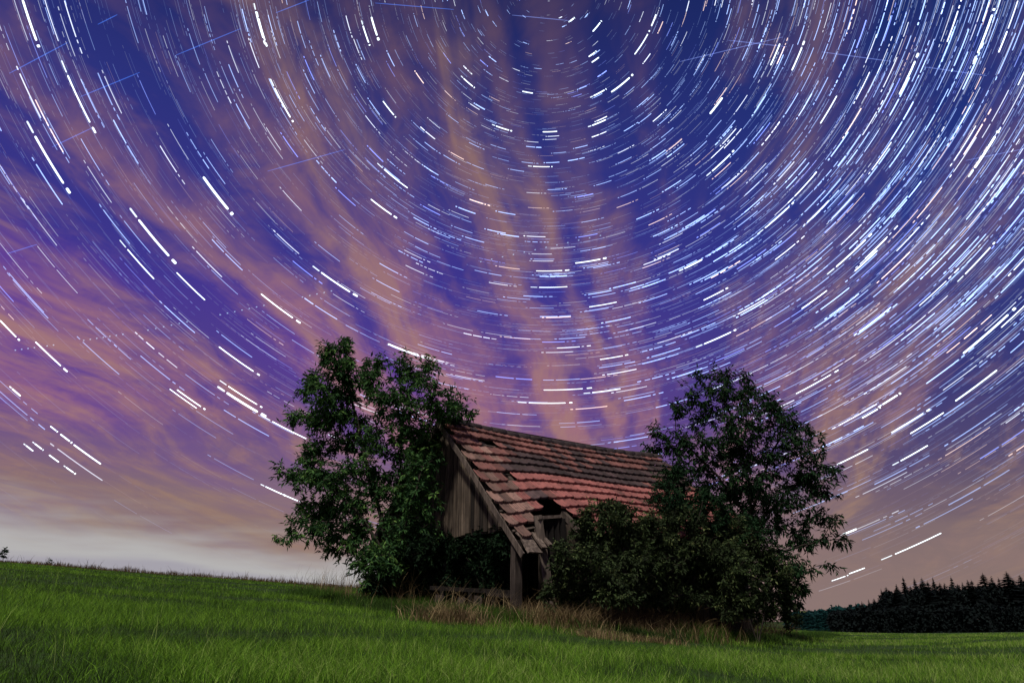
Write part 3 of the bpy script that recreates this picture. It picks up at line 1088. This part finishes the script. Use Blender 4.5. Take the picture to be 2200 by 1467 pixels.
# the maple at the gable
YL = 16.6
LB = [(729, 737, 14, 18), (746, 735, 12, 16), (742, 762, 22), (700, 748, 16, 20), (712, 785, 24, 28), (740, 800, 26, 24), (729, 850, 52, 46), (700, 880, 40), (668, 812, 20, 26), (680, 838, 20),
      (645, 842, 20, 16), (628, 890, 16, 20), (650, 900, 20, 14), (680, 905, 26, 18), (690, 920, 24, 18), (822, 777, 16, 18), (797, 790, 20, 22), (800, 820, 30), (864, 781, 16, 24), (872, 800, 20),
      (923, 772, 10, 18), (940, 785, 10, 10), (907, 800, 22, 24), (856, 850, 74, 46), (925, 850, 44, 34), (968, 862, 24, 18), (985, 850, 14, 10), (1006, 880, 12, 18), (955, 885, 40, 18), (985, 895, 20, 10),
      (763, 934, 62, 54), (835, 934, 58, 60), (905, 910, 40, 30), (895, 955, 28, 34), (680, 972, 36, 34), (660, 965, 16, 16), (600, 1001, 12, 10), (617, 1016, 20, 14), (648, 1027, 34, 22), (708, 1027, 62, 44),
      (771, 1039, 74, 60), (687, 1098, 42, 34), (655, 1090, 18), (632, 1120, 16, 9), (600, 1150, 14, 8), (625, 1156, 18, 9), (664, 1148, 30, 22), (750, 1120, 74, 56), (725, 1172, 48, 26), (780, 1188, 52, 32),
      (856, 1055, 66, 62), (911, 997, 44, 50), (935, 960, 26, 34), (905, 1070, 40, 50), (864, 1135, 50, 48), (820, 1205, 50, 40), (775, 1225, 28, 14), (920, 1130, 32, 40), (790, 1245, 20, 18)]
rootL = gpix(838, 1305)
rootL = np.array([at(838, 1300, YL)[0], YL, 0]); rootL[2] = zg(rootL) - 0.05
stemsL = [[at(835, 1180, YL), at(800, 1040, YL), at(765, 900, YL + .2), at(738, 800, YL)],
          [at(850, 1150, YL + .3), at(862, 1000, YL + .4), at(868, 860, YL + .2)],
          [at(830, 1200, YL - .3), at(770, 1100, YL - .4), at(690, 1030, YL - .3)],
          [at(860, 1180, YL - .6), at(885, 1080, YL - .9), at(910, 1000, YL - .8)],
          [at(870, 1000, YL + .3), at(930, 900, YL + .4)]]
plant('maple_tree', 'tall leafy tree with a spiky ragged crown growing against the barn gable', 'tree', LB, lambda x, y: YL + (-0.8 if x > 845 and y > 960 else 0.0),
      rootL, stemsL, 185, 11, m_leafL, (0.130, 0.044), per_tip=16, back=0.5, spread=0.24, droop=0.55)
# the ash behind the bushes
YR = 21.5
RB = [(1498, 806, 14, 16), (1538, 800, 22, 14), (1568, 808, 12, 14), (1603, 812, 14, 18), (1618, 832, 16), (1481, 832, 18), (1546, 840, 48, 36), (1608, 858, 44, 36), (1652, 858, 22, 16), (1672, 880, 20),
      (1455, 873, 22), (1503, 891, 46, 38), (1577, 904, 60, 44), (1643, 896, 44, 36), (1690, 898, 20, 18), (1708, 916, 22), (1738, 926, 14, 14), (1760, 942, 12, 12), (1411, 921, 16, 18), (1389, 961, 12, 12),
      (1411, 966, 20, 14), (1446, 945, 34, 28), (1503, 956, 50, 38), (1568, 966, 56, 36), (1655, 952, 62, 44), (1721, 965, 38, 36), (1766, 962, 16, 12), (1459, 998, 36, 24), (1525, 1018, 50, 32), (1612, 1020, 52, 36),
      (1690, 1020, 62, 42), (1752, 1018, 40, 36), (1800, 1012, 14, 14), (1795, 1032, 12, 10), (1568, 1062, 30, 24), (1655, 1072, 56, 36), (1738, 1066, 46, 30), (1784, 1065, 14, 10), (1640, 1120, 50, 30), (1696, 1122, 44, 36),
      (1752, 1109, 30, 22), (1792, 1116, 18, 14), (1720, 1158, 34, 22), (1764, 1158, 24, 12), (1792, 1160, 18, 12), (1824, 1160, 12, 8), (1682, 1190, 36, 34), (1721, 1216, 24, 22), (1752, 1225, 16, 8), (1780, 1212, 14, 9),
      (1699, 1250, 36, 36), (1732, 1270, 14, 14), (1706, 1288, 24, 22), (1540, 1085, 26, 20), (1560, 1055, 40, 26), (1600, 1100, 36, 26), (1620, 1062, 40, 26), (1590, 985, 60, 30)]
rootR = np.array([at(1612, 1300, YR)[0], YR, 0]); rootR[2] = zg(rootR) - 0.05
stemsR = [[at(1613, 1150, YR), at(1612, 1050, YR), at(1585, 930, YR), at(1548, 830, YR)],
          [at(1613, 1100, YR), at(1655, 980, YR + .3), at(1690, 920, YR + .2)],
          [at(1612, 1120, YR), at(1540, 1020, YR - .3), at(1470, 950, YR - .4)],
          [at(1614, 1140, YR), at(1690, 1060, YR + .2), at(1760, 1010, YR)],
          [at(1614, 1190, YR), at(1690, 1180, YR), at(1760, 1160, YR), at(1815, 1157, YR)],
          [at(1620, 1250, YR), at(1690, 1230, YR), at(1740, 1222, YR), at(1775, 1212, YR)]]
plant('ash_tree', 'broad dark tree with drooping leaves behind the bushes at the far end of the barn', 'tree', RB, lambda x, y: YR, rootR, stemsR, 110, 12, m_leafR,
      (0.165, 0.052), per_tip=14, back=0.55, spread=0.27, r_tip=0.005, droop=0.9)

# bushes along the barn's long side
YB = lambda x, y: 13.55 + (x - 1300) * 0.0098
for k, (bl, rx_, lb, cat, dY, seed, lm) in enumerate((
    ([(1285, 1095, 26, 24), (1310, 1090, 34, 18), (1345, 1110, 52, 36), (1270, 1145, 40, 40), (1330, 1160, 70, 50), (1225, 1200, 40, 40), (1270, 1230, 66, 56), (1350, 1225, 70, 60), (1205, 1240, 24, 44), (1190, 1275, 22, 34), (1240, 1280, 50, 34), (1255, 1110, 26, 26), (1320, 1275, 60, 26), (1390, 1130, 40, 34)],
     1290, 'rounded dark green bush spilling over the roof eave beside the leaning post', 'bush', 0.0, 21, m_leafB),
    ([(1420, 1130, 46, 34), (1470, 1115, 50, 34), (1420, 1190, 66, 52), (1500, 1165, 70, 50), (1395, 1215, 50, 50), (1560, 1205, 50, 50), (1450, 1250, 70, 56), (1530, 1230, 70, 60), (1400, 1280, 50, 24), (1480, 1285, 50, 20), (1545, 1285, 46, 30)],
     1460, 'broad dark bush with bare grey stems, in the middle of the row along the barn', 'bush', 0.2, 22, m_leafB),
    ([(1560, 1130, 46, 34), (1590, 1180, 70, 50), (1640, 1200, 50, 50), (1600, 1250, 70, 56), (1660, 1260, 46, 50), (1580, 1300, 50, 30), (1650, 1305, 46, 36), (1695, 1320, 24, 30), (1690, 1280, 26, 30)],
     1620, 'dark bush at the right end of the row, under the broad tree', 'bush', 0.2, 23, m_leafB),
    ([(1425, 1030, 26, 30), (1450, 1010, 30, 26), (1440, 1065, 44, 34), (1490, 1050, 46, 36), (1530, 1090, 40, 30), (1480, 1090, 44, 26), (1570, 1115, 40, 24), (1445, 1095, 36, 22), (1605, 1122, 44, 24), (1630, 1145, 36, 22), (1520, 1128, 46, 30), (1550, 1150, 40, 26)],
     1480, 'dark shrub crowding over the far end of the tiled roof', 'shrub', 0.5, 24, m_leafR))):
    Yf = (lambda dY: (lambda x, y: YB(x, y) + dY + (0.5 if y < 1140 else 0) - (0.25 if y > 1270 else 0)))(dY)
    rY = Yf(rx_, 1250)
    root = np.array([at(rx_, 1300, rY)[0], rY, 0]); root[2] = zg(root) - 0.05
    stems = [[root + np.array([q * 0.5, 0.1 * j, 0.7 + 0.25 * j]), root + np.array([q * 1.1, 0.2 * j, 1.5])] for j, q in enumerate((-1.0, -0.4, 0.3, 1.0))]
    if k == 3:
        stems = [[at(1480, 1200, rY), at(1470, 1090, rY), at(1450, 1020, rY)], [at(1500, 1120, rY), at(1510, 1070, rY)]]
    eb = plant('bush' if cat == 'bush' else 'shrub', lb, cat, bl, Yf, root, stems, 190 if k < 3 else 150, seed, lm, (0.078, 0.036), per_tip=40, back=0.5, spread=0.18, r_tip=0.003, expo=0.42,
          rmax=0.05, droop=0.45, seglen=0.2, wood='stems', crown='foliage')
    if k < 3:                                                     # the brown thicket of dead twigs under each bush
        gt = np.random.default_rng(100 + k)
        segs, tt = [], []
        for q in range(520):
            px = gt.uniform(*((1180, 1375), (1370, 1550), (1540, 1712))[k])
            p0 = gpix(px, np.interp(px, [1180, 1350, 1500, 1620, 1712], [1345, 1364, 1372, 1374, 1366])) + np.array([0, gt.uniform(0.05, 1.0), 0])
            p0[2] = zg(p0) - 0.03
            d = np.array([gt.normal() * 0.55, -0.15 + gt.normal() * 0.4, 1.0]); d /= np.linalg.norm(d)
            L = gt.uniform(0.25, 0.85) * (1.15 if gt.random() < 0.3 else 0.8)
            r0 = gt.uniform(0.003, 0.008)
            tn = np.clip(gt.normal(0.22, 0.16), 0, 1)
            a_ = p0
            for m_ in range(4):
                b_ = a_ + d * L / 4
                segs.append((a_, b_, r0 * (1 - m_ * 0.2), r0 * (0.8 - m_ * 0.2) + 0.001)); tt.append(tn)
                if m_ in (1, 2):
                    e_ = b_ + (d + gt.normal(size=3) * 0.7) * L * 0.2
                    segs.append((b_, e_, r0 * 0.5, 0.001)); tt.append(tn)
                a_ = b_
                d = d + gt.normal(size=3) * 0.28 - np.array([0, 0, 0.12 * m_]); d /= np.linalg.norm(d)
        V, F = tubes(segs, 3)
        make('dead_twigs', V, F, m_dry, eb, {'tint': np.repeat(tt, 6)})
# elder shrubs in front of the open bay
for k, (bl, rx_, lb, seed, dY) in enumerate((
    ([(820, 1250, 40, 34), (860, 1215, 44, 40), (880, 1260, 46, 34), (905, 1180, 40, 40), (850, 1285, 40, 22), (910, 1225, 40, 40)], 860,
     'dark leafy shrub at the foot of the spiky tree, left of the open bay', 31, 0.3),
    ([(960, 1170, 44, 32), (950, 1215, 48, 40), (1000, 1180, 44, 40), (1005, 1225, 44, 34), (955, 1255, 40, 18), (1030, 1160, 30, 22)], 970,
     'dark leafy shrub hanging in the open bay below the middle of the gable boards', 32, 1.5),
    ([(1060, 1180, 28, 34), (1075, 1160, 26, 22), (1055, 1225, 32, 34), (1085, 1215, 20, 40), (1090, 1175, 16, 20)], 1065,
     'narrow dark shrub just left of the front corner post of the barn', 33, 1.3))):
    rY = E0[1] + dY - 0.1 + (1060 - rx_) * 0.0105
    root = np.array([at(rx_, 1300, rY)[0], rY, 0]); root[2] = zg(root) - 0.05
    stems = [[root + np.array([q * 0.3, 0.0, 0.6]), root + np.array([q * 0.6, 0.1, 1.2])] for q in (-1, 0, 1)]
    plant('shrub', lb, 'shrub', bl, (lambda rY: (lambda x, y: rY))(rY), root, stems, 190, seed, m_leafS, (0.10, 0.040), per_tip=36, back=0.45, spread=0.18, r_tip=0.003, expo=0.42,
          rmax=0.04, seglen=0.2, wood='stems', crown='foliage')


# ------------------------------------------------------------------ grass
def blades(x, y, h, wd, lean, tint, seed, curl=0.5, z=None):
    g = np.random.default_rng(seed)
    n = len(x)
    z = ground(x, y) if z is None else z
    P = np.stack([x, y, z - 0.01], -1)
    a = g.uniform(0, 2 * np.pi, n)
    ld = np.stack([np.cos(a), np.sin(a), np.zeros(n)], -1)
    fa = g.uniform(0, 2 * np.pi, n)
    sd_ = np.stack([np.cos(fa), np.sin(fa), np.zeros(n)], -1) * (wd * 0.5)[:, None]
    up = np.array([0, 0, 1.0])
    l = (lean * g.uniform(0.2, 1.2, n) * h)[:, None]
    m = P + up * (h * 0.55)[:, None] + ld * l * 0.35
    t_ = P + up * (h * (1 - 0.25 * curl * g.random(n)))[:, None] + ld * l
    V = np.stack([P - sd_, P + sd_, m + sd_ * 0.75, m - sd_ * 0.75, t_], 1).reshape(-1, 3)
    b_ = np.arange(n)[:, None] * 5
    F = np.concatenate([b_ + np.array([[0, 1, 2]]), b_ + np.array([[0, 2, 3]]), b_ + np.array([[3, 2, 4]])])
    return V, F, np.repeat(tint, 5)


g = np.random.default_rng(5)
n = 460000
u = g.random(n)
rmin, rmax_ = 4.0, 52.0
pw = 0.45                                                        # pdf of r ~ r^(pw-1)
r = (rmin ** pw + u * (rmax_ ** pw - rmin ** pw)) ** (1 / pw)
a = g.uniform(-0.80, 0.80, n)
x, y = r * np.sin(a), r * np.cos(a)
# darker, shorter, thinner stripe across the meadow, and lusher patches
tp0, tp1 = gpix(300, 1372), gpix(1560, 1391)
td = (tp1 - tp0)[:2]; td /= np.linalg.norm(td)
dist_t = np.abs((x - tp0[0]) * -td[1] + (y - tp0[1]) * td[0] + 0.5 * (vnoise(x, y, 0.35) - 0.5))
dark_stripe = np.exp(-(dist_t / 0.55) ** 2)
lush = vnoise(x * 0.35, y * 1.1, 0.62) * 0.50 + vnoise(x * 0.7, y, 1.5) * 0.28 + vnoise(x, y, 4.2) * 0.22
lush = np.clip((lush - 0.5) * 3.2 + 0.5, 0, 1)
thick = g.random(n) < 0.45 + 0.75 * lush - 0.3 * dark_stripe
x, y, r, lush, dark_stripe = x[thick], y[thick], r[thick], lush[thick], dark_stripe[thick]
n = len(x)
h = (0.032 + 0.055 * lush + 0.055 * g.random(n) ** 3) * (1 - 0.5 * dark_stripe)
h *= np.clip(1.25 - r / 90, 0.6, 1.2)
wd = np.maximum(0.0034, r * 0.00036) * g.uniform(0.6, 1.4, n)
tint = np.clip(0.04 + 0.70 * lush + 0.27 * g.normal(size=n) - 0.45 * dark_stripe, 0, 1)
tint = np.clip(tint + 0.12 * np.clip(x / 7, -0.7, 1.2), 0, 1)                      # paler and yellower towards the right
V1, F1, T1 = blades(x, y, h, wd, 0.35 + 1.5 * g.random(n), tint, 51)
nsd = 2600                                                       # thin seed stalks standing above the sward
rs = 4.5 + 24 * g.random(nsd) ** 1.3; as_ = g.uniform(-0.8, 0.8, nsd)
V3, F3, T3 = blades(rs * np.sin(as_), rs * np.cos(as_), 0.12 + 0.16 * g.random(nsd), np.maximum(0.0028, rs * 0.0003), np.full(nsd, 0.5), np.clip(0.9 + 0.1 * g.random(nsd), 0, 1), 57)
F1 = np.concatenate([F1, F3 + len(V1)]); V1 = np.concatenate([V1, V3]); T1 = np.concatenate([T1, T3])
# taller rank grass round the barn and bushes
n2_ = 42000
path = [gpix(*p) for p in ((640, 1275), (760, 1300), (880, 1325), (1000, 1338), (1110, 1340), (1220, 1352), (1350, 1368), (1500, 1376), (1620, 1378), (1720, 1372), (1790, 1366))]
path = np.array(path)
k = g.integers(0, len(path) - 1, n2_)
f = g.random(n2_)[:, None]
pp = path[k] * (1 - f) + path[k + 1] * f
off = g.normal(size=(n2_, 2)) * np.array([0.25, 0.45]) + np.array([0, 0.45])
x2, y2 = pp[:, 0] + off[:, 0], pp[:, 1] + off[:, 1]
lush2 = vnoise(x2, y2, 0.9)
h2 = 0.10 + 0.30 * lush2 * g.random(n2_) + 0.05 * g.random(n2_)
V2, F2, T2 = blades(x2, y2, h2, np.full(n2_, 0.0085), np.full(n2_, 0.8), np.clip(0.0 + 0.4 * lush2 + 0.1 * g.normal(size=n2_), 0, 1), 52)
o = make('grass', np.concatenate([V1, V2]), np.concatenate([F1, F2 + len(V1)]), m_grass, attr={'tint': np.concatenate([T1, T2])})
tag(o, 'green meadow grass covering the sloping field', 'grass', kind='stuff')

# dry stalks at the foot of the barn and bushes
xs, ys, hs, ts, zs = [], [], [], [], []
for cx, cy, sx, sy, cnt_, hh in ((835, 1305, 0.35, 0.2, 700, 0.85), (975, 1342, 0.30, 0.10, 900, 0.34), (1140, 1340, 0.22, 0.15, 260, 0.45), (1180, 1350, 0.2, 0.10, 500, 0.40), (1225, 1356, 0.28, 0.10, 1300, 0.44), (1390, 1370, 0.5, 0.12, 500, 0.36), (1500, 1376, 0.4, 0.12, 420, 0.42), (1590, 1368, 0.3, 0.2, 220, 0.5), (1660, 1372, 0.4, 0.2, 220, 0.5), (1010, 1334, 0.6, 0.3, 220, 0.65),
                              (1290, 1372, 0.25, 0.10, 600, 0.16), (1400, 1381, 0.3, 0.10, 500, 0.13), (770, 1290, 0.5, 0.3, 120, 0.45)):
    p = gpix(cx, cy)
    xs.append(p[0] + g.normal(size=cnt_) * sx); ys.append(p[1] + 0.15 + g.normal(size=cnt_) * sy)
    hs.append(hh * g.uniform(0.4, 1.2, cnt_)); ts.append(np.clip(g.normal(0.62 if 960 < cx < 1300 else 0.45, 0.25, cnt_), 0, 1))
xs, ys, hs, ts = map(np.concatenate, (xs, ys, hs, ts))
V1, F1, T1 = blades(xs, ys, hs, np.full(len(xs), 0.0085), 0.3 + 1.1 * g.random(len(xs)), ts, 53, 1.0)
o = make('dry_grass', V1, F1, m_dry, attr={'tint': T1})
tag(o, 'brown dry stalks and dead grass at the foot of the barn and bushes', 'dry grass', kind='stuff')
# tall pale grasses on the skyline left of the tree, and weeds along the crest
n3_ = 260
px_ = np.clip(g.normal(712, 36, n3_), 630, 790)
Yg = 24 + g.random(n3_) * 6
x3 = np.array([at(p, 1262, q)[0] for p, q in zip(px_, Yg)])
z3 = ground(x3, Yg)
h3 = 0.30 + 0.75 * g.random(n3_) ** 1.6
V1, F1, T1 = blades(x3, Yg, h3, np.full(n3_, 0.012), np.full(n3_, 0.5), np.clip(0.45 + 0.2 * g.normal(size=n3_), 0, 1), 54, 0.6)
nw = 5200
aw = g.uniform(-0.66, -0.08, nw)
rw = 44 + 3.0 * g.random(nw)
xw, yw = rw * np.sin(aw), rw * np.cos(aw)
cl_ = vnoise(aw * 60, 0 * aw, 1.0)
hw = (0.12 + 0.34 * cl_ * g.random(nw) + 0.30 * (g.random(nw) < 0.03))
V2, F2, T2 = blades(xw, yw, hw, np.full(nw, 0.022), np.full(nw, 0.5), np.clip(0.2 + 0.25 * g.random(nw), 0, 1), 55, 0.6)
o = make('tall_grass', np.concatenate([V1, V2]), np.concatenate([F1, F2 + len(V1)]), m_dry, attr={'tint': np.concatenate([T1, T2])})
tag(o, 'tall seeding grasses and weeds standing along the crest of the field', 'tall grass', kind='stuff')

# bare canes at the foot of the bushes
def canes(name, label, spots, seed, parent=None):
    g = np.random.default_rng(seed)
    segs = []
    for px, py, n_, L in spots:
        p = gpix(px, py)
        for k in range(n_):
            q = p + np.array([g.normal() * 0.05, 0.02 + 0.0 + 0.1 * abs(g.normal()), 0])
            q[2] = zg(q) - 0.03
            d = np.array([g.normal() * 0.45, -0.25 + 0.3 * g.normal(), 1.0]); d /= np.linalg.norm(d)
            l = L * g.uniform(0.6, 1.2); m_ = 9
            r0 = g.uniform(0.005, 0.011)
            for s_ in range(m_):
                nx = q + d * l / m_
                segs.append((q, nx, r0 * (1 - s_ / m_ * 0.7), r0 * (1 - (s_ + 1) / m_ * 0.7)))
                q = nx
                d = d + np.array([d[0] * 0.25, 0, -0.20 * (s_ / m_) * 1.6]) + g.normal(size=3) * 0.06
                d /= np.linalg.norm(d)
    V, F = tubes(segs, 4)
    o = make(name, V, F, m_dry, parent, {'tint': np.repeat(g.uniform(0.2, 0.75, len(segs)), 8)})
    return tag(o, label, 'canes')


canes('bramble', 'tangle of dry arching canes at the foot of the leaning post', [(1215, 1342, 22, 0.6)], 61)
canes('bramble', 'bare pale upright stems low under the middle bush of the row', [(1497, 1372, 14, 0.75)], 62)
canes('bramble', 'thin dry canes arching under the bush next to the leaning post', [(1385, 1364, 9, 0.6)], 64)

# ------------------------------------------------------------------ the wood on the right
def spruce_mesh(h, rad, seed):
    """a spruce: whorls of drooping boughs made of many narrow sprays"""
    g = np.random.default_rng(seed)
    V, F, T = [], [], []
    z = 0.12 * h
    while z < h * 0.985:
        f = (z / h)
        rr_ = rad * (1 - f) ** 0.85 * g.uniform(0.72, 1.12) + 0.05
        nb = max(4, int(7 + 5 * (1 - f)))
        for k in range(nb):
            a_ = 2 * math.pi * k / nb + g.uniform(-0.35, 0.35)
            L = rr_ * g.uniform(0.65, 1.15)
            ca, sa = math.cos(a_), math.sin(a_)
            wv_ = 0.30 * L + 0.12
            zz_ = z + g.normal() * 0.02 * h
            dr = L * g.uniform(0.15, 0.5)
            for s_ in (-0.5, 0.5):
                b_ = len(V)
                V += [(0, 0, zz_ + 0.10 * L), (ca * L * .5 - sa * wv_ * (s_ + .4), sa * L * .5 + ca * wv_ * (s_ + .4), zz_ - dr * .35 + 0.05 * L * g.random()),
                      (ca * L - sa * wv_ * s_ * .4, sa * L + ca * wv_ * s_ * .4, zz_ - dr + 0.12 * L * g.random()), (ca * L * .5 - sa * wv_ * (s_ - .4), sa * L * .5 + ca * wv_ * (s_ - .4), zz_ - dr * .6)]
                F += [(b_, b_ + 1, b_ + 2, b_ + 3)]
                T += [g.random()] * 4
        z += h * 0.028 * g.uniform(0.8, 1.2) * (1.2 - 0.5 * f)
    b_ = len(V)
    V += [(0.06, 0, h * .9), (-0.06, 0.05, h * .9), (0, -0.06, h * .9), (0, 0, h * 1.03)]
    F += [(b_, b_ + 1, b_ + 3), (b_ + 1, b_ + 2, b_ + 3), (b_ + 2, b_, b_ + 3)]
    T += [0.3] * 4
    return V, F, T


YF = 150.0
protos = []
for k in range(4):
    e = empty('spruce_tree', (0, 0, 0))
    V, F, T = spruce_mesh(10.0, (3.2, 2.6, 3.6, 2.9)[k], 70 + k)
    make('crown', V, F, m_spruce, e, {'tint': T})
    V, F = tubes([((0, 0, -1.5), (0, 0, 4), 0.22, 0.16), ((0, 0, 4), (0, 0, 9.6), 0.16, 0.03)], 6)
    make('trunk', V, F, m_bark, e)
    protos.append(e)
# tips of the spruces against the sky
TIPS = [(1892, 1262, .55), (1903, 1258, .6), (1925, 1253, .6), (1939, 1236, 1), (1955, 1256, .6), (1963, 1238, .9), (1979, 1239, .95), (1992, 1246, .7), (2003, 1237, 1.0), (2018, 1249, .7), (2028, 1250, .6), (2042, 1236, .9), (2056, 1252, .6), (2066, 1247, .7),
        (2078, 1244, .8), (2086, 1243, .8), (2100, 1250, .6), (2110, 1228, 1.15), (2129, 1236, .9), (2144, 1238, .8), (2161, 1225, 1.2), (2174, 1241, .8), (2190, 1233, .9), (2206, 1238, 1.), (1865, 1284, .5), (1877, 1283, .5), (1851, 1290, .45), (1838, 1292, .45)]
used = set()
for k, (px, py, sc_) in enumerate(TIPS):
    kk = k % 4
    Y = YF + 8 * math.sin(k * 2.4)
    if px < 1890: Y = YF + 25
    top = at(px, py, Y)
    hgt = 5.6 * (0.75 + 0.35 * sc_)
    if kk not in used:
        e = protos[kk]; used.add(kk)
    else:
        e = protos[kk].copy(); col.objects.link(e)
        for ch in list(protos[kk].children):
            c_ = ch.copy(); col.objects.link(c_); c_.parent = e
    e.location = (top[0], top[1], top[2] - hgt)
    wk = hgt / 10 * (1.0 + 0.30 * sc_) * (0.75 + 0.95 * abs(math.sin(k * 5.1)) ** 2)
    e.scale = (wk, wk, hgt / 10 / 1.03)
    e.rotation_euler = (0, 0, k * 1.3)
    tag(e, 'dark spruce rising above the wood at the right edge of the field', 'spruce', 'spruces above the wood on the right')


def leaf_hill(outline, Y, depth, zlow, n, size, seed):
    """many leaf clumps filling the body of a wood whose skyline follows outline (pixels)"""
    g = np.random.default_rng(seed)
    xs = np.array([p[0] for p in outline]); ys = np.array([p[1] for p in outline])
    px = g.uniform(xs[0], xs[-1], n)
    top = np.interp(px, xs, ys) - 22 * np.maximum(vnoise(px, 0 * px + seed, 0.05) - 0.45, 0) - 7 * np.maximum(vnoise(px, 0 * px + seed + 9, 0.21) - 0.5, 0)
    Yv = Y + depth * g.random(n)
    P = np.array([at(a_, b_, c_) for a_, b_, c_ in zip(px, top, Yv)])
    zt = P[:, 2] + size * 0.8 * (vnoise(px, Yv, 0.09) - 0.8)
    front = g.random(n) < 0.6
    f = np.where(front, g.random(n), g.random(n) ** 0.3)
    P[:, 2] = zlow + (zt - zlow) * f
    bulge = depth * 0.5 * (1 - f ** 2) * front
    P[:, 1] = Y + (Yv - Y) * np.where(front, 0.25, 1) - bulge * 0.3 + 2 * vnoise(px, P[:, 2] * 6, 0.06)
    ax_ = g.normal(size=(n, 3)); ax_ /= np.linalg.norm(ax_, axis=1)[:, None]
    return leaves_mesh(P, ax_, size, size * 0.8, g, 0.3)


V, F, T = leaf_hill([(1785, 1330), (1800, 1318), (1830, 1309), (1862, 1306), (1890, 1294), (1897, 1280), (1960, 1274), (2000, 1270), (2060, 1269), (2120, 1264), (2200, 1262), (2330, 1258)], 142, 22, -4.5, 42000, 0.65, 81)
V2, F2, T2 = leaf_hill([(1785, 1332), (1810, 1320), (1860, 1312), (1900, 1310), (2000, 1308), (2200, 1305), (2330, 1300)], 132, 8, -4.5, 24000, 0.6, 82)
o = make('forest', np.concatenate([V, V2]), np.concatenate([F, F2 + len(V)]), m_spruce, attr={'tint': np.concatenate([T, T2])})
tag(o, 'dark mass of woodland behind the right side of the field', 'forest', kind='stuff')
# farther blue-green wood between the bushes and the near wood
sv, sf, st_ = [], [], []
for k in range(260):
    px = 1690 + 240 * rng.random()
    yt = np.interp(px, [1690, 1720, 1780, 1850, 1930], [1314, 1311, 1306, 1300, 1286]) + 5 * rng.random() + 10 * (rng.random() ** 2)
    Y = 330 + 60 * rng.random()
    tp = at(px, yt, Y)
    V, F, T = spruce_mesh(1.0, 0.16, 900 + k % 9) if k < 9 else (sv0[k % 9])
    if k < 9:
        if k == 0: sv0 = {}
        sv0[k] = (V, F, T)
    hgt = 13
    Vn = np.array(V) * np.array([hgt * 0.9, hgt * 0.9, hgt]) + np.array([tp[0], tp[1], tp[2] - hgt])
    b_ = sum(len(q) for q in sv)
    sv.append(Vn); sf += [tuple(i + b_ for i in q) for q in F]; st_ += list(T)
V, F, T = leaf_hill([(1690, 1322), (1720, 1319), (1780, 1314), (1850, 1308), (1930, 1296)], 345, 40, -22, 7000, 2.6, 83)
b_ = sum(len(q) for q in sv)
sv.append(V); sf += [tuple(int(i) + b_ for i in q) for q in F]; st_ += list(T)
o = make('forest', np.concatenate(sv), sf, m_far, attr={'tint': st_})
tag(o, 'distant blue-green spruce forest between the bushes and the dark wood', 'forest', kind='stuff')

# small growth on the crest at the left edge
g = np.random.default_rng(90)
for nm, lb, cat, bl, Y, rx_, per, lf in (
    ('small_tree', 'dark bushy tree top on the crest at the left edge of the picture', 'tree', [(-14, 1188, 18, 14), (4, 1190, 10, 9), (-30, 1180, 22, 18)], 48.0, -16, 10, (0.26, 0.10)),
    ('weed', 'single small dark weed standing on the crest of the field', 'plant', [(106, 1208, 4, 5)], 44.0, 106, 60, (0.10, 0.05))):
    root = at(rx_, 1215, Y); root[2] = zg(root) - 0.05
    plant(nm, lb, cat, bl, (lambda Y: (lambda x, y: Y))(Y), root, [[root + np.array([0, 0, 0.4])]], per, 91, m_leafR, lf, per_tip=26, back=0.5, spread=0.2, rmax=0.12, wood='stem', crown='leaves')
